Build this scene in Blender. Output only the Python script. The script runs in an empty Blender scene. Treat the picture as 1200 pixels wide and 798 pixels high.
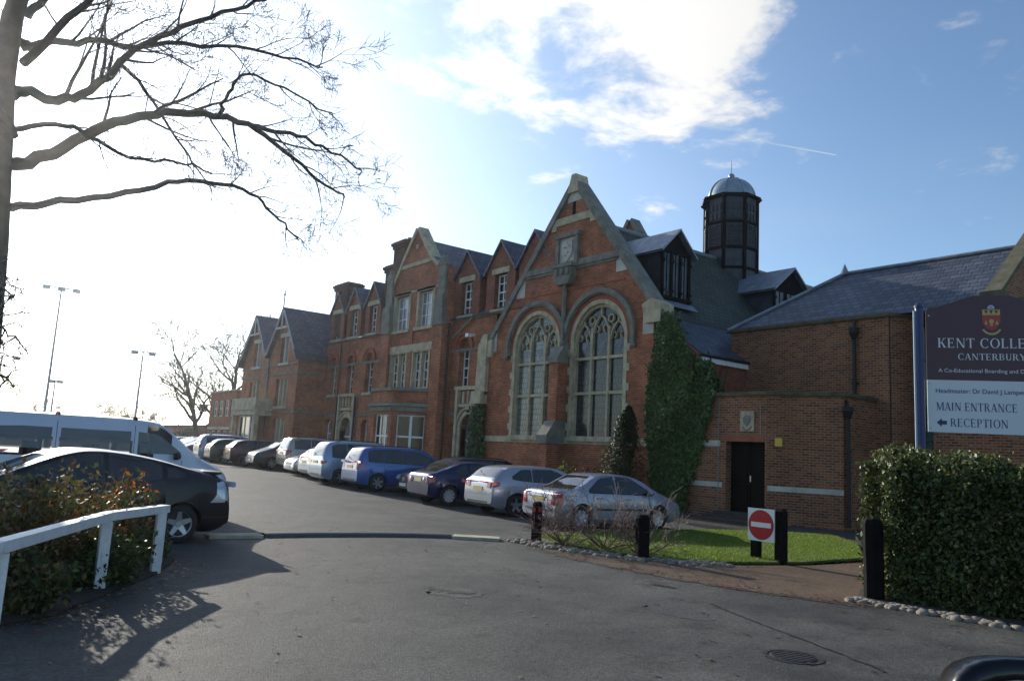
import bpy, bmesh, math, random
import numpy as np
from mathutils import Vector, Matrix
from mathutils.geometry import tessellate_polygon
rad = math.radians
SC = bpy.context.scene
COL = SC.collection
random.seed(7); RNG = np.random.default_rng(7)

# ------------------------------------------------------------------ camera
CAMZ = 1.75
YAW, PITCH, ROLL, FPX = 37.36, 8.32, 3.10, 915.7
cam_data = bpy.data.cameras.new('camera')
cam_data.sensor_width = 36.0; cam_data.lens = FPX / 1200 * 36
cam_data.clip_start = 0.05; cam_data.clip_end = 6000
cam = bpy.data.objects.new('camera', cam_data); COL.objects.link(cam)
def _cam_matrix():
    y, p, r = rad(YAW), rad(PITCH), rad(ROLL)
    f = Vector((math.sin(y)*math.cos(p), math.cos(y)*math.cos(p), math.sin(p)))
    rt = Vector((math.cos(y), -math.sin(y), 0)); up = rt.cross(f)
    r2 = math.cos(r)*rt + math.sin(r)*up; u2 = -math.sin(r)*rt + math.cos(r)*up
    m = Matrix((r2, u2, -f)).transposed().to_4x4(); m.translation = (0, 0, CAMZ)
    return m
cam.matrix_world = _cam_matrix()
SC.camera = cam

# ------------------------------------------------------------------ sun, sky, exposure
SUN_AZ, SUN_EL = 0.8, 18.5
SUND = Vector((math.sin(rad(SUN_AZ))*math.cos(rad(SUN_EL)), math.cos(rad(SUN_AZ))*math.cos(rad(SUN_EL)), math.sin(rad(SUN_EL))))
sun_d = bpy.data.lights.new('sun', 'SUN'); sun_d.energy = 4.0; sun_d.angle = rad(0.5); sun_d.color = (1.0, .93, .80)
sun = bpy.data.objects.new('sun', sun_d); COL.objects.link(sun)
sun.rotation_euler = SUND.to_track_quat('Z', 'Y').to_euler()
SC.view_settings.view_transform = 'Standard'; SC.view_settings.look = 'None'
SC.view_settings.exposure = 0.55; SC.view_settings.gamma = 1.0; SC.view_settings.use_curve_mapping = False

world = bpy.data.worlds.new('World'); SC.world = world; world.use_nodes = True
def build_world():
    nt = world.node_tree; N = nt.nodes; L = nt.links; N.clear()
    def nd(t, **k):
        n = N.new(t)
        for a, v in k.items(): setattr(n, a, v)
        return n
    def M(op, a, b=None, c=None, clamp=False):
        n = nd('ShaderNodeMath', operation=op); n.use_clamp = clamp
        for i, v in enumerate((a, b, c)):
            if v is None: continue
            if isinstance(v, (int, float)): n.inputs[i].default_value = v
            else: L.new(v, n.inputs[i])
        return n.outputs[0]
    tc = nd('ShaderNodeTexCoord'); D = tc.outputs['Generated']
    def dot(v):
        n = nd('ShaderNodeVectorMath', operation='DOT_PRODUCT'); L.new(D, n.inputs[0]); n.inputs[1].default_value = Vector(v).normalized()
        return n.outputs['Value']
    sky = nd('ShaderNodeTexSky', sky_type='NISHITA'); sky.sun_disc = False
    sky.sun_elevation = rad(SUN_EL); sky.sun_rotation = rad(SUN_AZ); sky.air_density = 1.0; sky.dust_density = 0.3; sky.ozone_density = 3.0
    b_sky = nd('ShaderNodeBackground'); L.new(sky.outputs[0], b_sky.inputs[0]); b_sky.inputs[1].default_value = 0.115
    # bright thin haze round the sun
    s = M('MAXIMUM', dot(SUND), 0.0)
    glow0 = M('ADD', M('MULTIPLY', M('POWER', s, 7.0), .75), M('MULTIPLY', M('POWER', s, 40.0), .7))
    sz = nd('ShaderNodeSeparateXYZ'); L.new(D, sz.inputs[0])
    low = M('EXPONENT', M('MULTIPLY', M('MAXIMUM', sz.outputs[2], 0.0), -9.0))
    glow = M('ADD', glow0, M('MULTIPLY', M('MULTIPLY', low, M('POWER', s, 5.0)), .8))
    b_glow = nd('ShaderNodeBackground'); b_glow.inputs[0].default_value = (.94, .97, 1.0, 1); L.new(glow, b_glow.inputs[1])
    # clouds: a layer at constant height, so that they shrink towards the horizon
    sep = nd('ShaderNodeSeparateXYZ'); L.new(D, sep.inputs[0])
    zz = M('ADD', M('MAXIMUM', sep.outputs[2], 0.0), 0.10)
    cmb = nd('ShaderNodeCombineXYZ'); L.new(M('DIVIDE', sep.outputs[0], zz), cmb.inputs[0]); L.new(M('DIVIDE', sep.outputs[1], zz), cmb.inputs[1])
    nz = nd('ShaderNodeTexNoise'); nz.inputs['Scale'].default_value = 4.2; nz.inputs['Detail'].default_value = 10.0; nz.inputs['Roughness'].default_value = .62
    nz.inputs['Distortion'].default_value = .25
    L.new(cmb.outputs[0], nz.inputs['Vector'])
    def bump(v, width, amp):
        d = M('SUBTRACT', 1.0, dot(v)); return M('MULTIPLY', M('EXPONENT', M('MULTIPLY', d, -1.0/(1-math.cos(rad(width))))), amp)
    bias = M('ADD', bump((.63, .58, .53), 9.0, .30), bump((.69, .55, .47), 5.0, .17))
    bias = M('ADD', bias, bump((.50, .74, .44), 4.5, .15))
    bias = M('ADD', bias, bump((.42, .76, .50), 5.0, .13))
    cov = nd('ShaderNodeMapRange', interpolation_type='SMOOTHSTEP'); L.new(M('ADD', nz.outputs[0], bias), cov.inputs[0])
    cov.inputs[1].default_value = .60; cov.inputs[2].default_value = .84
    nz2 = nd('ShaderNodeTexNoise'); nz2.inputs['Scale'].default_value = 1.1; nz2.inputs['Detail'].default_value = 5.0; L.new(cmb.outputs[0], nz2.inputs['Vector'])
    wisp = nd('ShaderNodeMapRange'); L.new(nz2.outputs[0], wisp.inputs[0]); wisp.inputs[1].default_value = .45; wisp.inputs[2].default_value = .8; wisp.inputs[4].default_value = .07
    mask = M('MAXIMUM', cov.outputs[0], wisp.outputs[0])
    # an aircraft's vapour trail: a thin arc of the sky
    a, b = Vector((.7537641, .53336244, .38388044)).normalized(), Vector((.80920944, .46286413, .36185201)).normalized()
    n_ = a.cross(b).normalized(); t_ = (b - a).normalized()
    u = M('DIVIDE', M('SUBTRACT', dot(t_), a.dot(t_)), b.dot(t_) - a.dot(t_))
    wid = M('MULTIPLY_ADD', u, -.0011, .0016)
    line = M('SUBTRACT', 1.0, M('DIVIDE', M('ABSOLUTE', dot(n_)), wid), clamp=True)
    ends = M('MULTIPLY', M('MULTIPLY', u, 1.0, clamp=True), M('LESS_THAN', u, 1.0))
    trail = M('MULTIPLY', line, M('MULTIPLY', ends, .9))
    mask = M('MAXIMUM', mask, trail)
    mask = M('MULTIPLY', mask, M('GREATER_THAN', sep.outputs[2], 0.0))
    b_cl = nd('ShaderNodeBackground'); b_cl.inputs[0].default_value = (1, .99, .97, 1)
    L.new(M('MULTIPLY_ADD', M('POWER', s, 3.0), .35, .52), b_cl.inputs[1])
    mx = nd('ShaderNodeMixShader'); L.new(mask, mx.inputs[0]); L.new(b_sky.outputs[0], mx.inputs[1]); L.new(b_cl.outputs[0], mx.inputs[2])
    ad = nd('ShaderNodeAddShader'); L.new(mx.outputs[0], ad.inputs[0]); L.new(b_glow.outputs[0], ad.inputs[1])
    out = nd('ShaderNodeOutputWorld'); L.new(ad.outputs[0], out.inputs[0])
build_world()
SC.render.film_transparent = False

# ------------------------------------------------------------------ materials
MATS = {}
def mat(name, col, rough=.6, metal=0.0, var=0.0, vscale=3.0, bump=0.0, bscale=40.0, spec=None, coat=0.0, dark=None, tile=None, transp=0.0, sheen=0.0, obj=False):
    """plain procedural surface: base colour with noise variation and bump"""
    if name in MATS: return MATS[name]
    m = bpy.data.materials.new(name); m.use_nodes = True; nt = m.node_tree; N = nt.nodes; L = nt.links
    p = N['Principled BSDF']; p.inputs['Roughness'].default_value = rough; p.inputs['Metallic'].default_value = metal
    p.inputs['Base Color'].default_value = (*col, 1)
    if spec is not None: p.inputs['Specular IOR Level'].default_value = spec
    if coat: p.inputs['Coat Weight'].default_value = coat; p.inputs['Coat Roughness'].default_value = .03
    if obj: pos = N.new('ShaderNodeTexCoord').outputs['Object']
    else: pos = N.new('ShaderNodeNewGeometry').outputs['Position']
    if var:
        nz = N.new('ShaderNodeTexNoise'); nz.inputs['Scale'].default_value = vscale; nz.inputs['Detail'].default_value = 6; nz.inputs['Roughness'].default_value = .65
        L.new(pos, nz.inputs['Vector'])
        mr = N.new('ShaderNodeMapRange'); L.new(nz.outputs[0], mr.inputs[0]); mr.inputs[1].default_value = .3; mr.inputs[2].default_value = .7
        mx = N.new('ShaderNodeMix'); mx.data_type = 'RGBA'; L.new(mr.outputs[0], mx.inputs['Factor'])
        d = dark if dark else tuple(c*(1-var) for c in col)
        mx.inputs['A'].default_value = (*d, 1); mx.inputs['B'].default_value = (*(min(1, c*(1+var*.6)) for c in col), 1)
        L.new(mx.outputs['Result'], p.inputs['Base Color'])
    if bump:
        nb = N.new('ShaderNodeTexNoise'); nb.inputs['Scale'].default_value = bscale; nb.inputs['Detail'].default_value = 5; L.new(pos, nb.inputs['Vector'])
        bp = N.new('ShaderNodeBump'); bp.inputs['Strength'].default_value = bump; bp.inputs['Distance'].default_value = .02
        L.new(nb.outputs[0], bp.inputs['Height']); L.new(bp.outputs[0], p.inputs['Normal'])
    if transp:
        tr = N.new('ShaderNodeBsdfTransparent'); ms = N.new('ShaderNodeMixShader'); ms.inputs[0].default_value = transp
        L.new(p.outputs[0], ms.inputs[1]); L.new(tr.outputs[0], ms.inputs[2]); L.new(ms.outputs[0], N['Material Output'].inputs[0])
    MATS[name] = m; return m

def coursed(name, c1, c2, cm, bw, bh, mortar, rough=.85, wvar=.35, wscale=.35, tint=None, bumpd=.006, spec=.3, rowdark=0.0):
    """bricks or slates laid along the face itself (works on walls of any direction and on roof slopes)"""
    m = bpy.data.materials.new(name); m.use_nodes = True; nt = m.node_tree; N = nt.nodes; L = nt.links
    p = N['Principled BSDF']; p.inputs['Roughness'].default_value = rough; p.inputs['Specular IOR Level'].default_value = spec
    g = N.new('ShaderNodeNewGeometry'); P, Nn = g.outputs['Position'], g.outputs['True Normal']
    def vm(op, a, b=None):
        n = N.new('ShaderNodeVectorMath'); n.operation = op
        for i, v in enumerate((a, b)):
            if v is None: continue
            if isinstance(v, tuple): n.inputs[i].default_value = v
            else: L.new(v, n.inputs[i])
        return n
    T = vm('NORMALIZE', vm('CROSS_PRODUCT', (0, 0, 1), Nn).outputs[0]).outputs[0]
    B = vm('CROSS_PRODUCT', Nn, T).outputs[0]
    cmb = N.new('ShaderNodeCombineXYZ')
    L.new(vm('DOT_PRODUCT', P, T).outputs['Value'], cmb.inputs[0]); L.new(vm('DOT_PRODUCT', P, B).outputs['Value'], cmb.inputs[1])
    br = N.new('ShaderNodeTexBrick'); L.new(cmb.outputs[0], br.inputs['Vector'])
    br.inputs['Scale'].default_value = 1.0; br.inputs['Brick Width'].default_value = bw; br.inputs['Row Height'].default_value = bh
    br.inputs['Mortar Size'].default_value = mortar; br.inputs['Mortar Smooth'].default_value = .3; br.inputs['Bias'].default_value = 0.0
    br.inputs['Color1'].default_value = (*c1, 1); br.inputs['Color2'].default_value = (*c2, 1); br.inputs['Mortar'].default_value = (*cm, 1)
    nz = N.new('ShaderNodeTexNoise'); nz.inputs['Scale'].default_value = wscale; nz.inputs['Detail'].default_value = 8; nz.inputs['Roughness'].default_value = .7; L.new(P, nz.inputs['Vector'])
    mr = N.new('ShaderNodeMapRange'); L.new(nz.outputs[0], mr.inputs[0]); mr.inputs[1].default_value = .3; mr.inputs[2].default_value = .72
    mr.inputs[3].default_value = 1 - wvar; mr.inputs[4].default_value = 1 + wvar*.45
    mul = N.new('ShaderNodeMix'); mul.data_type = 'RGBA'; mul.blend_type = 'MULTIPLY'; mul.inputs['Factor'].default_value = 1
    L.new(br.outputs['Color'], mul.inputs['A'])
    cc = N.new('ShaderNodeCombineColor'); 
    for i in range(3): L.new(mr.outputs[0], cc.inputs[i])
    L.new(cc.outputs[0], mul.inputs['B']); last = mul.outputs['Result']
    if tint:                                   # lichen, moss or soot in patches of their own
        n2 = N.new('ShaderNodeTexNoise'); n2.inputs['Scale'].default_value = tint[1]; n2.inputs['Detail'].default_value = 7; n2.inputs['Roughness'].default_value = .72; L.new(P, n2.inputs['Vector'])
        m2 = N.new('ShaderNodeMapRange'); L.new(n2.outputs[0], m2.inputs[0]); m2.inputs[1].default_value = tint[2]; m2.inputs[2].default_value = tint[2]+.22; m2.inputs[4].default_value = tint[3]
        x2 = N.new('ShaderNodeMix'); x2.data_type = 'RGBA'; L.new(m2.outputs[0], x2.inputs['Factor']); L.new(last, x2.inputs['A']); x2.inputs['B'].default_value = (*tint[0], 1)
        last = x2.outputs['Result']
    L.new(last, p.inputs['Base Color'])
    bp = N.new('ShaderNodeBump'); bp.inputs['Strength'].default_value = .8; bp.inputs['Distance'].default_value = bumpd
    inv = N.new('ShaderNodeMath'); inv.operation = 'SUBTRACT'; inv.inputs[0].default_value = 1; L.new(br.outputs['Fac'], inv.inputs[1])
    n3 = N.new('ShaderNodeTexNoise'); n3.inputs['Scale'].default_value = 18; L.new(P, n3.inputs['Vector'])
    ad = N.new('ShaderNodeMath'); ad.operation = 'MULTIPLY_ADD'; L.new(n3.outputs[0], ad.inputs[0]); ad.inputs[1].default_value = .5; L.new(inv.outputs[0], ad.inputs[2])
    L.new(ad.outputs[0], bp.inputs['Height']); L.new(bp.outputs[0], p.inputs['Normal'])
    MATS[name] = m; return m

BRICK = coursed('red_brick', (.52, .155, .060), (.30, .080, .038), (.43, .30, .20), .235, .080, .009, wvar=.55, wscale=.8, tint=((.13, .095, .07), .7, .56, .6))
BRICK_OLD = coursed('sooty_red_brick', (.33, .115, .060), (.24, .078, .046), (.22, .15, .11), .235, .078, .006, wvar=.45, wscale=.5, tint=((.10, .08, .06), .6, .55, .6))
BRICK_TAN = coursed('orange_brown_brick', (.36, .128, .050), (.150, .050, .026), (.34, .26, .18), .225, .082, .011, wvar=.25, wscale=.6, tint=((.13, .08, .05), .45, .62, .4))
BRICK_ARCH = mat('rubbed_brick', (.36, .10, .05), .85, var=.35, vscale=2.5, bump=.3, bscale=25)
SLATE = coursed('blue_grey_slate', (.105, .122, .165), (.052, .062, .092), (.014, .016, .022), .34, .26, .022, rough=.5, wvar=.4, wscale=.7, bumpd=.02, spec=.5, tint=((.16, .16, .15), .9, .62, .35))
SLATE_MOSS = coursed('mossy_slate', (.085, .095, .075), (.055, .066, .052), (.02, .024, .02), .34, .25, .022, rough=.65, wvar=.5, wscale=.5, bumpd=.012, spec=.35, tint=((.10, .11, .045), 1.2, .58, .55))
STONE = mat('weathered_stone', (.50, .42, .28), .9, var=.42, vscale=2.6, bump=.5, bscale=14)
STONE_DK = mat('grey_stone', (.22, .21, .175), .92, var=.45, vscale=2.2, bump=.5, bscale=14)
STONE_PALE = mat('pale_ashlar', (.55, .52, .45), .9, var=.25, vscale=2.0, bump=.4, bscale=12)
LEAD = mat('lead_sheet', (.26, .29, .33), .5, metal=.35, var=.4, vscale=2.5, bump=.2, bscale=9)
LEAD_DK = mat('dark_lead', (.040, .046, .058), .6, metal=.0, var=.5, vscale=3, bump=.25, bscale=9)
ZINC = mat('dome_zinc', (.34, .40, .44), .42, metal=.55, var=.35, vscale=2.2, bump=.15, bscale=6)
TIMBER_BLK = mat('tarred_timber', (.010, .009, .009), .85, spec=.08, var=.5, vscale=5, bump=.4, bscale=30)
WHITE = mat('white_paint', (.80, .80, .78), .45, var=.10, vscale=4, bump=.05)
WHITE_RAIL = mat('worn_white_paint', (.74, .75, .74), .55, var=.18, vscale=9, bump=.25, bscale=40)
GLASS = mat('window_glass', (.016, .020, .022), .06, spec=.6, bump=.06, bscale=2.2)
CURTAIN = mat('glass_with_blind', (.22, .24, .25), .10, spec=.6, var=.5, vscale=1.3, bump=.05, bscale=2)
IRON = mat('black_iron', (.012, .012, .013), .5, bump=.1)
DOORBLK = mat('dark_door_paint', (.008, .006, .005), .7, spec=.1, var=.3, vscale=4)
TEAL = mat('teal_glazing', (.02, .08, .085), .1, spec=.6)
ASPHALT = None

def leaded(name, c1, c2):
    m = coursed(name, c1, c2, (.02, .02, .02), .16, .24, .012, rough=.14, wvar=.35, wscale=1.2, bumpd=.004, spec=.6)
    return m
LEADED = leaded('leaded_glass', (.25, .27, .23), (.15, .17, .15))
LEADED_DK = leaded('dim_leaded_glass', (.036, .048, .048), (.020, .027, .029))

# ------------------------------------------------------------------ mesh helpers
class MB:
    def __init__(s): s.v = []; s.f = []; s.m = []; s.mi = 0; s.sm = []; s.smooth = False; s.g = []
    def add(s, vs, fs):
        o = len(s.v); s.v.extend([tuple(v) for v in vs]); s.g.append((o, len(s.v), len(s.f), len(s.f)+len(fs)))
        for f in fs: s.f.append(tuple(i+o for i in f)); s.m.append(s.mi); s.sm.append(s.smooth)
    def box(s, x0, x1, y0, y1, z0, z1):
        s.add([(x0,y0,z0),(x1,y0,z0),(x1,y1,z0),(x0,y1,z0),(x0,y0,z1),(x1,y0,z1),(x1,y1,z1),(x0,y1,z1)],
              [(3,2,1,0),(4,5,6,7),(0,1,5,4),(1,2,6,5),(2,3,7,6),(3,0,4,7)])
    def quad(s, *p): s.add(p, [tuple(range(len(p)))])
    def tube(s, pts, radii, n=6, cap=True):
        pts = [Vector(p) for p in pts]; rings = []; vs = []
        t0 = (pts[1]-pts[0]).normalized(); ref = Vector((0,0,1)) if abs(t0.z) < .9 else Vector((1,0,0))
        a = t0.cross(ref).normalized()
        for i, p in enumerate(pts):
            t = (pts[min(i+1, len(pts)-1)] - pts[max(i-1, 0)])
            if t.length < 1e-9: t = t0
            t.normalize(); a = (a - t*a.dot(t)); a = a.normalized() if a.length > 1e-6 else t.orthogonal().normalized(); b = t.cross(a)
            r = radii[i] if hasattr(radii, '__len__') else radii
            vs += [p + r*(math.cos(2*math.pi*k/n)*a + math.sin(2*math.pi*k/n)*b) for k in range(n)]
        fs = []
        for i in range(len(pts)-1):
            for k in range(n):
                k2 = (k+1) % n; fs.append((i*n+k, i*n+k2, (i+1)*n+k2, (i+1)*n+k))
        if cap: fs.append(tuple(range(n-1, -1, -1))); fs.append(tuple((len(pts)-1)*n+k for k in range(n)))
        s.add(vs, fs)
    def lathe(s, prof, c=(0,0,0), n=24, axis='z', a0=0.0, cap=False):
        vs = []; fs = []
        for (r, h) in prof:
            for k in range(n):
                t = a0 + 2*math.pi*k/n; x, y = r*math.cos(t), r*math.sin(t)
                if axis == 'z': vs.append((c[0]+x, c[1]+y, c[2]+h))
                elif axis == 'y': vs.append((c[0]+x, c[1]+h, c[2]+y))
                else: vs.append((c[0]+h, c[1]+x, c[2]+y))
        for i in range(len(prof)-1):
            for k in range(n):
                k2 = (k+1) % n; fs.append((i*n+k, i*n+k2, (i+1)*n+k2, (i+1)*n+k))
        if cap: fs.append(tuple(range(n-1,-1,-1))); fs.append(tuple((len(prof)-1)*n+k for k in range(n)))
        s.add(vs, fs)
    def build(s, name, mats, parent=None, smooth=False, recalc=True):
        me = bpy.data.meshes.new(name); me.from_pydata(s.v, [], s.f)
        if not isinstance(mats, (list, tuple)): mats = [mats]
        for m in mats: me.materials.append(m)
        me.polygons.foreach_set('material_index', s.m)
        me.polygons.foreach_set('use_smooth', [bool(smooth or q) for q in s.sm])
        if recalc:
            bm = bmesh.new(); bm.from_mesh(me); bmesh.ops.recalc_face_normals(bm, faces=bm.faces); bm.to_mesh(me); bm.free()
        me.update()
        o = bpy.data.objects.new(name, me); COL.objects.link(o)
        attach(o, parent)
        return o
    def pieces(s):
        """the shapes of this mesh sorted into clusters that touch one another"""
        if len(s.g) < 2 or s.g[-1][1] != len(s.v) or s.g[0][0] != 0: return [s]
        V = np.array(s.v); bb = [(V[a:b].min(0)-.012, V[a:b].max(0)+.012) for a, b, _, _ in s.g]; n = len(bb); par = list(range(n))
        def fd(i):
            while par[i] != i: i = par[i]
            return i
        for i in range(n):
            for j in range(i):
                if (bb[i][0] <= bb[j][1]).all() and (bb[j][0] <= bb[i][1]).all(): par[fd(i)] = fd(j)
        cl = {}
        for i in range(n): cl.setdefault(fd(i), []).append(i)
        out = []
        for ids in cl.values():
            m = MB()
            for i in ids:
                a, b, fa, fb = s.g[i]; o = len(m.v)-a; m.v += s.v[a:b]
                for k in range(fa, fb): m.f.append(tuple(q+o for q in s.f[k])); m.m.append(s.m[k]); m.sm.append(s.sm[k])
            out.append(m)
        return sorted(out, key=lambda m: -len(m.v))

def attach(o, parent):
    if parent is None: return
    o.parent = parent
    if parent.get('world_children'): o.location = -Vector(parent.location)   # this thing's children are modelled in world coordinates

def tag(o, label=None, cat=None, group=None, kind=None):
    for k, v in (('label', label), ('category', cat), ('group', group), ('kind', kind)):
        if v: o[k] = v
    return o
def thing(name, label, cat, loc=(0,0,0), rz=0.0, group=None):
    o = bpy.data.objects.new(name, None); COL.objects.link(o); o.location = loc; o.rotation_euler = (0,0,rz); o.empty_display_size = .3
    return tag(o, label, cat, group)
def copy_tree(o, parent=None):
    c = o.copy(); COL.objects.link(c)
    if parent: c.parent = parent
    for ch in list(o.children): copy_tree(ch, c)
    return c

class Frame:
    """a wall plane: u along the wall, v up, w outward"""
    def __init__(s, o, t, n=None):
        s.o = Vector(o); s.t = Vector(t).normalized(); s.z = Vector((0,0,1))
        s.n = Vector(n).normalized() if n else s.t.cross(s.z)
    def p(s, u, v, w=0.0): return s.o + s.t*u + s.z*v + s.n*w
    def box(s, mb, u0, u1, v0, v1, w0, w1):
        P = [s.p(u, v, w) for w in (w0, w1) for v in (v0, v1) for u in (u0, u1)]
        mb.add(P, [(0,1,3,2),(4,6,7,5),(0,4,5,1),(2,3,7,6),(0,2,6,4),(1,5,7,3)])
    def prism(s, mb, poly, w0, w1):
        n = len(poly); P = [s.p(u, v, w0) for u, v in poly] + [s.p(u, v, w1) for u, v in poly]
        tr = tessellate_polygon([[Vector((u, v, 0)) for u, v in poly]])
        fs = [tuple(t) for t in tr] + [tuple(i+n for i in t) for t in tr]
        fs += [(i, (i+1) % n, (i+1) % n + n, i+n) for i in range(n)]
        mb.add(P, fs)
    def wall(s, mb, outer, holes=(), depth=.25, w=0.0, thick=None):
        loops = [list(outer)] + [list(h) for h in holes]
        flat = [q for l in loops for q in l]
        tr = tessellate_polygon([[Vector((u, v, 0)) for u, v in l] for l in loops])
        mb.add([s.p(u, v, w) for u, v in flat], [tuple(t) for t in tr])
        for h in holes:
            n = len(h); mb.add([s.p(u, v, w) for u, v in h] + [s.p(u, v, w-depth) for u, v in h], [(i, (i+1) % n, (i+1) % n+n, i+n) for i in range(n)])
        if thick:
            n = len(outer); mb.add([s.p(u, v, w) for u, v in outer] + [s.p(u, v, w-thick) for u, v in outer], [(i, (i+1) % n, (i+1) % n+n, i+n) for i in range(n)])
    def ring(s, mb, cu, cv, r0, r1, w0, w1, a0=0, a1=180, n=24, sq=1.0):
        A = [rad(a0+(a1-a0)*i/n) for i in range(n+1)]
        poly = [(cu+r1*math.cos(a), cv+sq*r1*math.sin(a)) for a in A]; inn = [(cu+r0*math.cos(a), cv+sq*r0*math.sin(a)) for a in A]
        for i in range(n):
            q = [poly[i], poly[i+1], inn[i+1], inn[i]]
            P = [s.p(u, v, w0) for u, v in q] + [s.p(u, v, w1) for u, v in q]
            mb.add(P, [(4,5,6,7),(0,1,5,4),(2,3,7,6)] + ([(3,0,4,7)] if i == 0 else []) + ([(1,2,6,5)] if i == n-1 else []))
def rect(u0, u1, v0, v1): return [(u0,v0),(u1,v0),(u1,v1),(u0,v1)]
def arch(u0, u1, v0, vs, n=14, rise=None):
    c, r = (u0+u1)/2, (u1-u0)/2; h = rise if rise else r
    return [(u0,v0),(u1,v0)] + [(c+r*math.cos(math.pi*i/n), vs+h*math.sin(math.pi*i/n)) for i in range(n+1)]

def leaves(name, pts, size, mats, parent=None, up=0.0, aspect=.6, nrm=None, jit=1.0):
    """many separate leaf blades at the given points"""
    pts = np.asarray(pts, float); n = len(pts)
    d = RNG.normal(size=(n,3)); d /= np.linalg.norm(d, axis=1)[:,None]
    if nrm is not None:
        d = d*jit + np.asarray(nrm, float)
        d /= np.linalg.norm(d, axis=1)[:,None]
    a = np.cross(d, RNG.normal(size=(n,3))); a /= np.linalg.norm(a, axis=1)[:,None]; b = np.cross(d, a)
    s = (size*(.6+.8*RNG.random(n)))[:,None]
    V = np.stack([pts-a*s, pts-b*s*aspect+d*s*.15, pts+a*s, pts+b*s*aspect+d*s*.15], 1).reshape(-1,3)
    me = bpy.data.meshes.new(name); me.vertices.add(4*n); me.loops.add(4*n); me.polygons.add(n)
    me.vertices.foreach_set('co', V.ravel()); me.loops.foreach_set('vertex_index', np.arange(4*n, dtype=np.int32))
    me.polygons.foreach_set('loop_start', np.arange(0, 4*n, 4, dtype=np.int32)); me.polygons.foreach_set('loop_total', np.full(n, 4, dtype=np.int32))
    if not isinstance(mats, (list, tuple)): mats = [mats]
    for m in mats: me.materials.append(m)
    w = np.array([1.0/(1+.6*i) for i in range(len(mats))]); w /= w.sum()
    me.polygons.foreach_set('material_index', RNG.choice(len(mats), n, p=w).astype(np.int32))
    me.update(calc_edges=True)
    o = bpy.data.objects.new(name, me); COL.objects.link(o)
    attach(o, parent)
    return o
def leafmat(name, col, rough=.45, tr=.25):
    m = bpy.data.materials.new(name); m.use_nodes = True; N = m.node_tree.nodes; L = m.node_tree.links
    p = N['Principled BSDF']; p.inputs['Roughness'].default_value = rough; p.inputs['Specular IOR Level'].default_value = .35
    oi = N.new('ShaderNodeNewGeometry'); hs = N.new('ShaderNodeHueSaturation'); hs.inputs['Color'].default_value = (*col, 1)
    mr = N.new('ShaderNodeMapRange'); L.new(oi.outputs['Random Per Island'], mr.inputs[0]); mr.inputs[3].default_value = .55; mr.inputs[4].default_value = 1.5
    L.new(mr.outputs[0], hs.inputs['Value']); L.new(hs.outputs[0], p.inputs['Base Color'])
    t = N.new('ShaderNodeBsdfTranslucent'); L.new(hs.outputs[0], t.inputs[0]); mx = N.new('ShaderNodeMixShader'); mx.inputs[0].default_value = tr
    L.new(p.outputs[0], mx.inputs[1]); L.new(t.outputs[0], mx.inputs[2]); L.new(mx.outputs[0], N['Material Output'].inputs[0])
    MATS[name] = m; return m
# ------------------------------------------------------------------ ground
KN = [12 + 3*i for i in range(12)]
def _S(t): t = min(1.0, max(0.0, t)); return t*t*(3-2*t)
KZ = [0.4*_S((y-12)/33) for y in KN]
def gz(y):
    if y <= KN[0]: return 0.0
    if y >= KN[-1]: return KZ[-1]
    i = int((y-KN[0])//3); t = (y-KN[i])/3; return KZ[i]*(1-t)+KZ[i+1]*t
def sheet(name, poly, off, m, label=None, cat=None, kind='structure', thick=0.0):
    bm = bmesh.new(); vs = [bm.verts.new((x, y, 0)) for x, y in poly]; bm.faces.new(vs)
    bmesh.ops.triangulate(bm, faces=bm.faces)
    ys = [p[1] for p in poly]
    for k in KN:
        if min(ys) < k < max(ys): bmesh.ops.bisect_plane(bm, geom=bm.verts[:]+bm.edges[:]+bm.faces[:], plane_co=(0, k, 0), plane_no=(0, 1, 0))
    for v in bm.verts: v.co.z = gz(v.co.y) + off
    if thick:
        edge = [e for e in bm.edges if e.is_boundary]
        r = bmesh.ops.extrude_edge_only(bm, edges=edge)
        for v in [q for q in r['geom'] if isinstance(q, bmesh.types.BMVert)]: v.co.z -= thick
    bmesh.ops.recalc_face_normals(bm, faces=bm.faces)
    me = bpy.data.meshes.new(name); bm.to_mesh(me); bm.free(); me.materials.append(m)
    if len(me.polygons) and sum(p.normal.z for p in me.polygons) < 0: me.flip_normals()
    o = bpy.data.objects.new(name, me); COL.objects.link(o)
    return tag(o, label, cat, None, kind)

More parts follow.
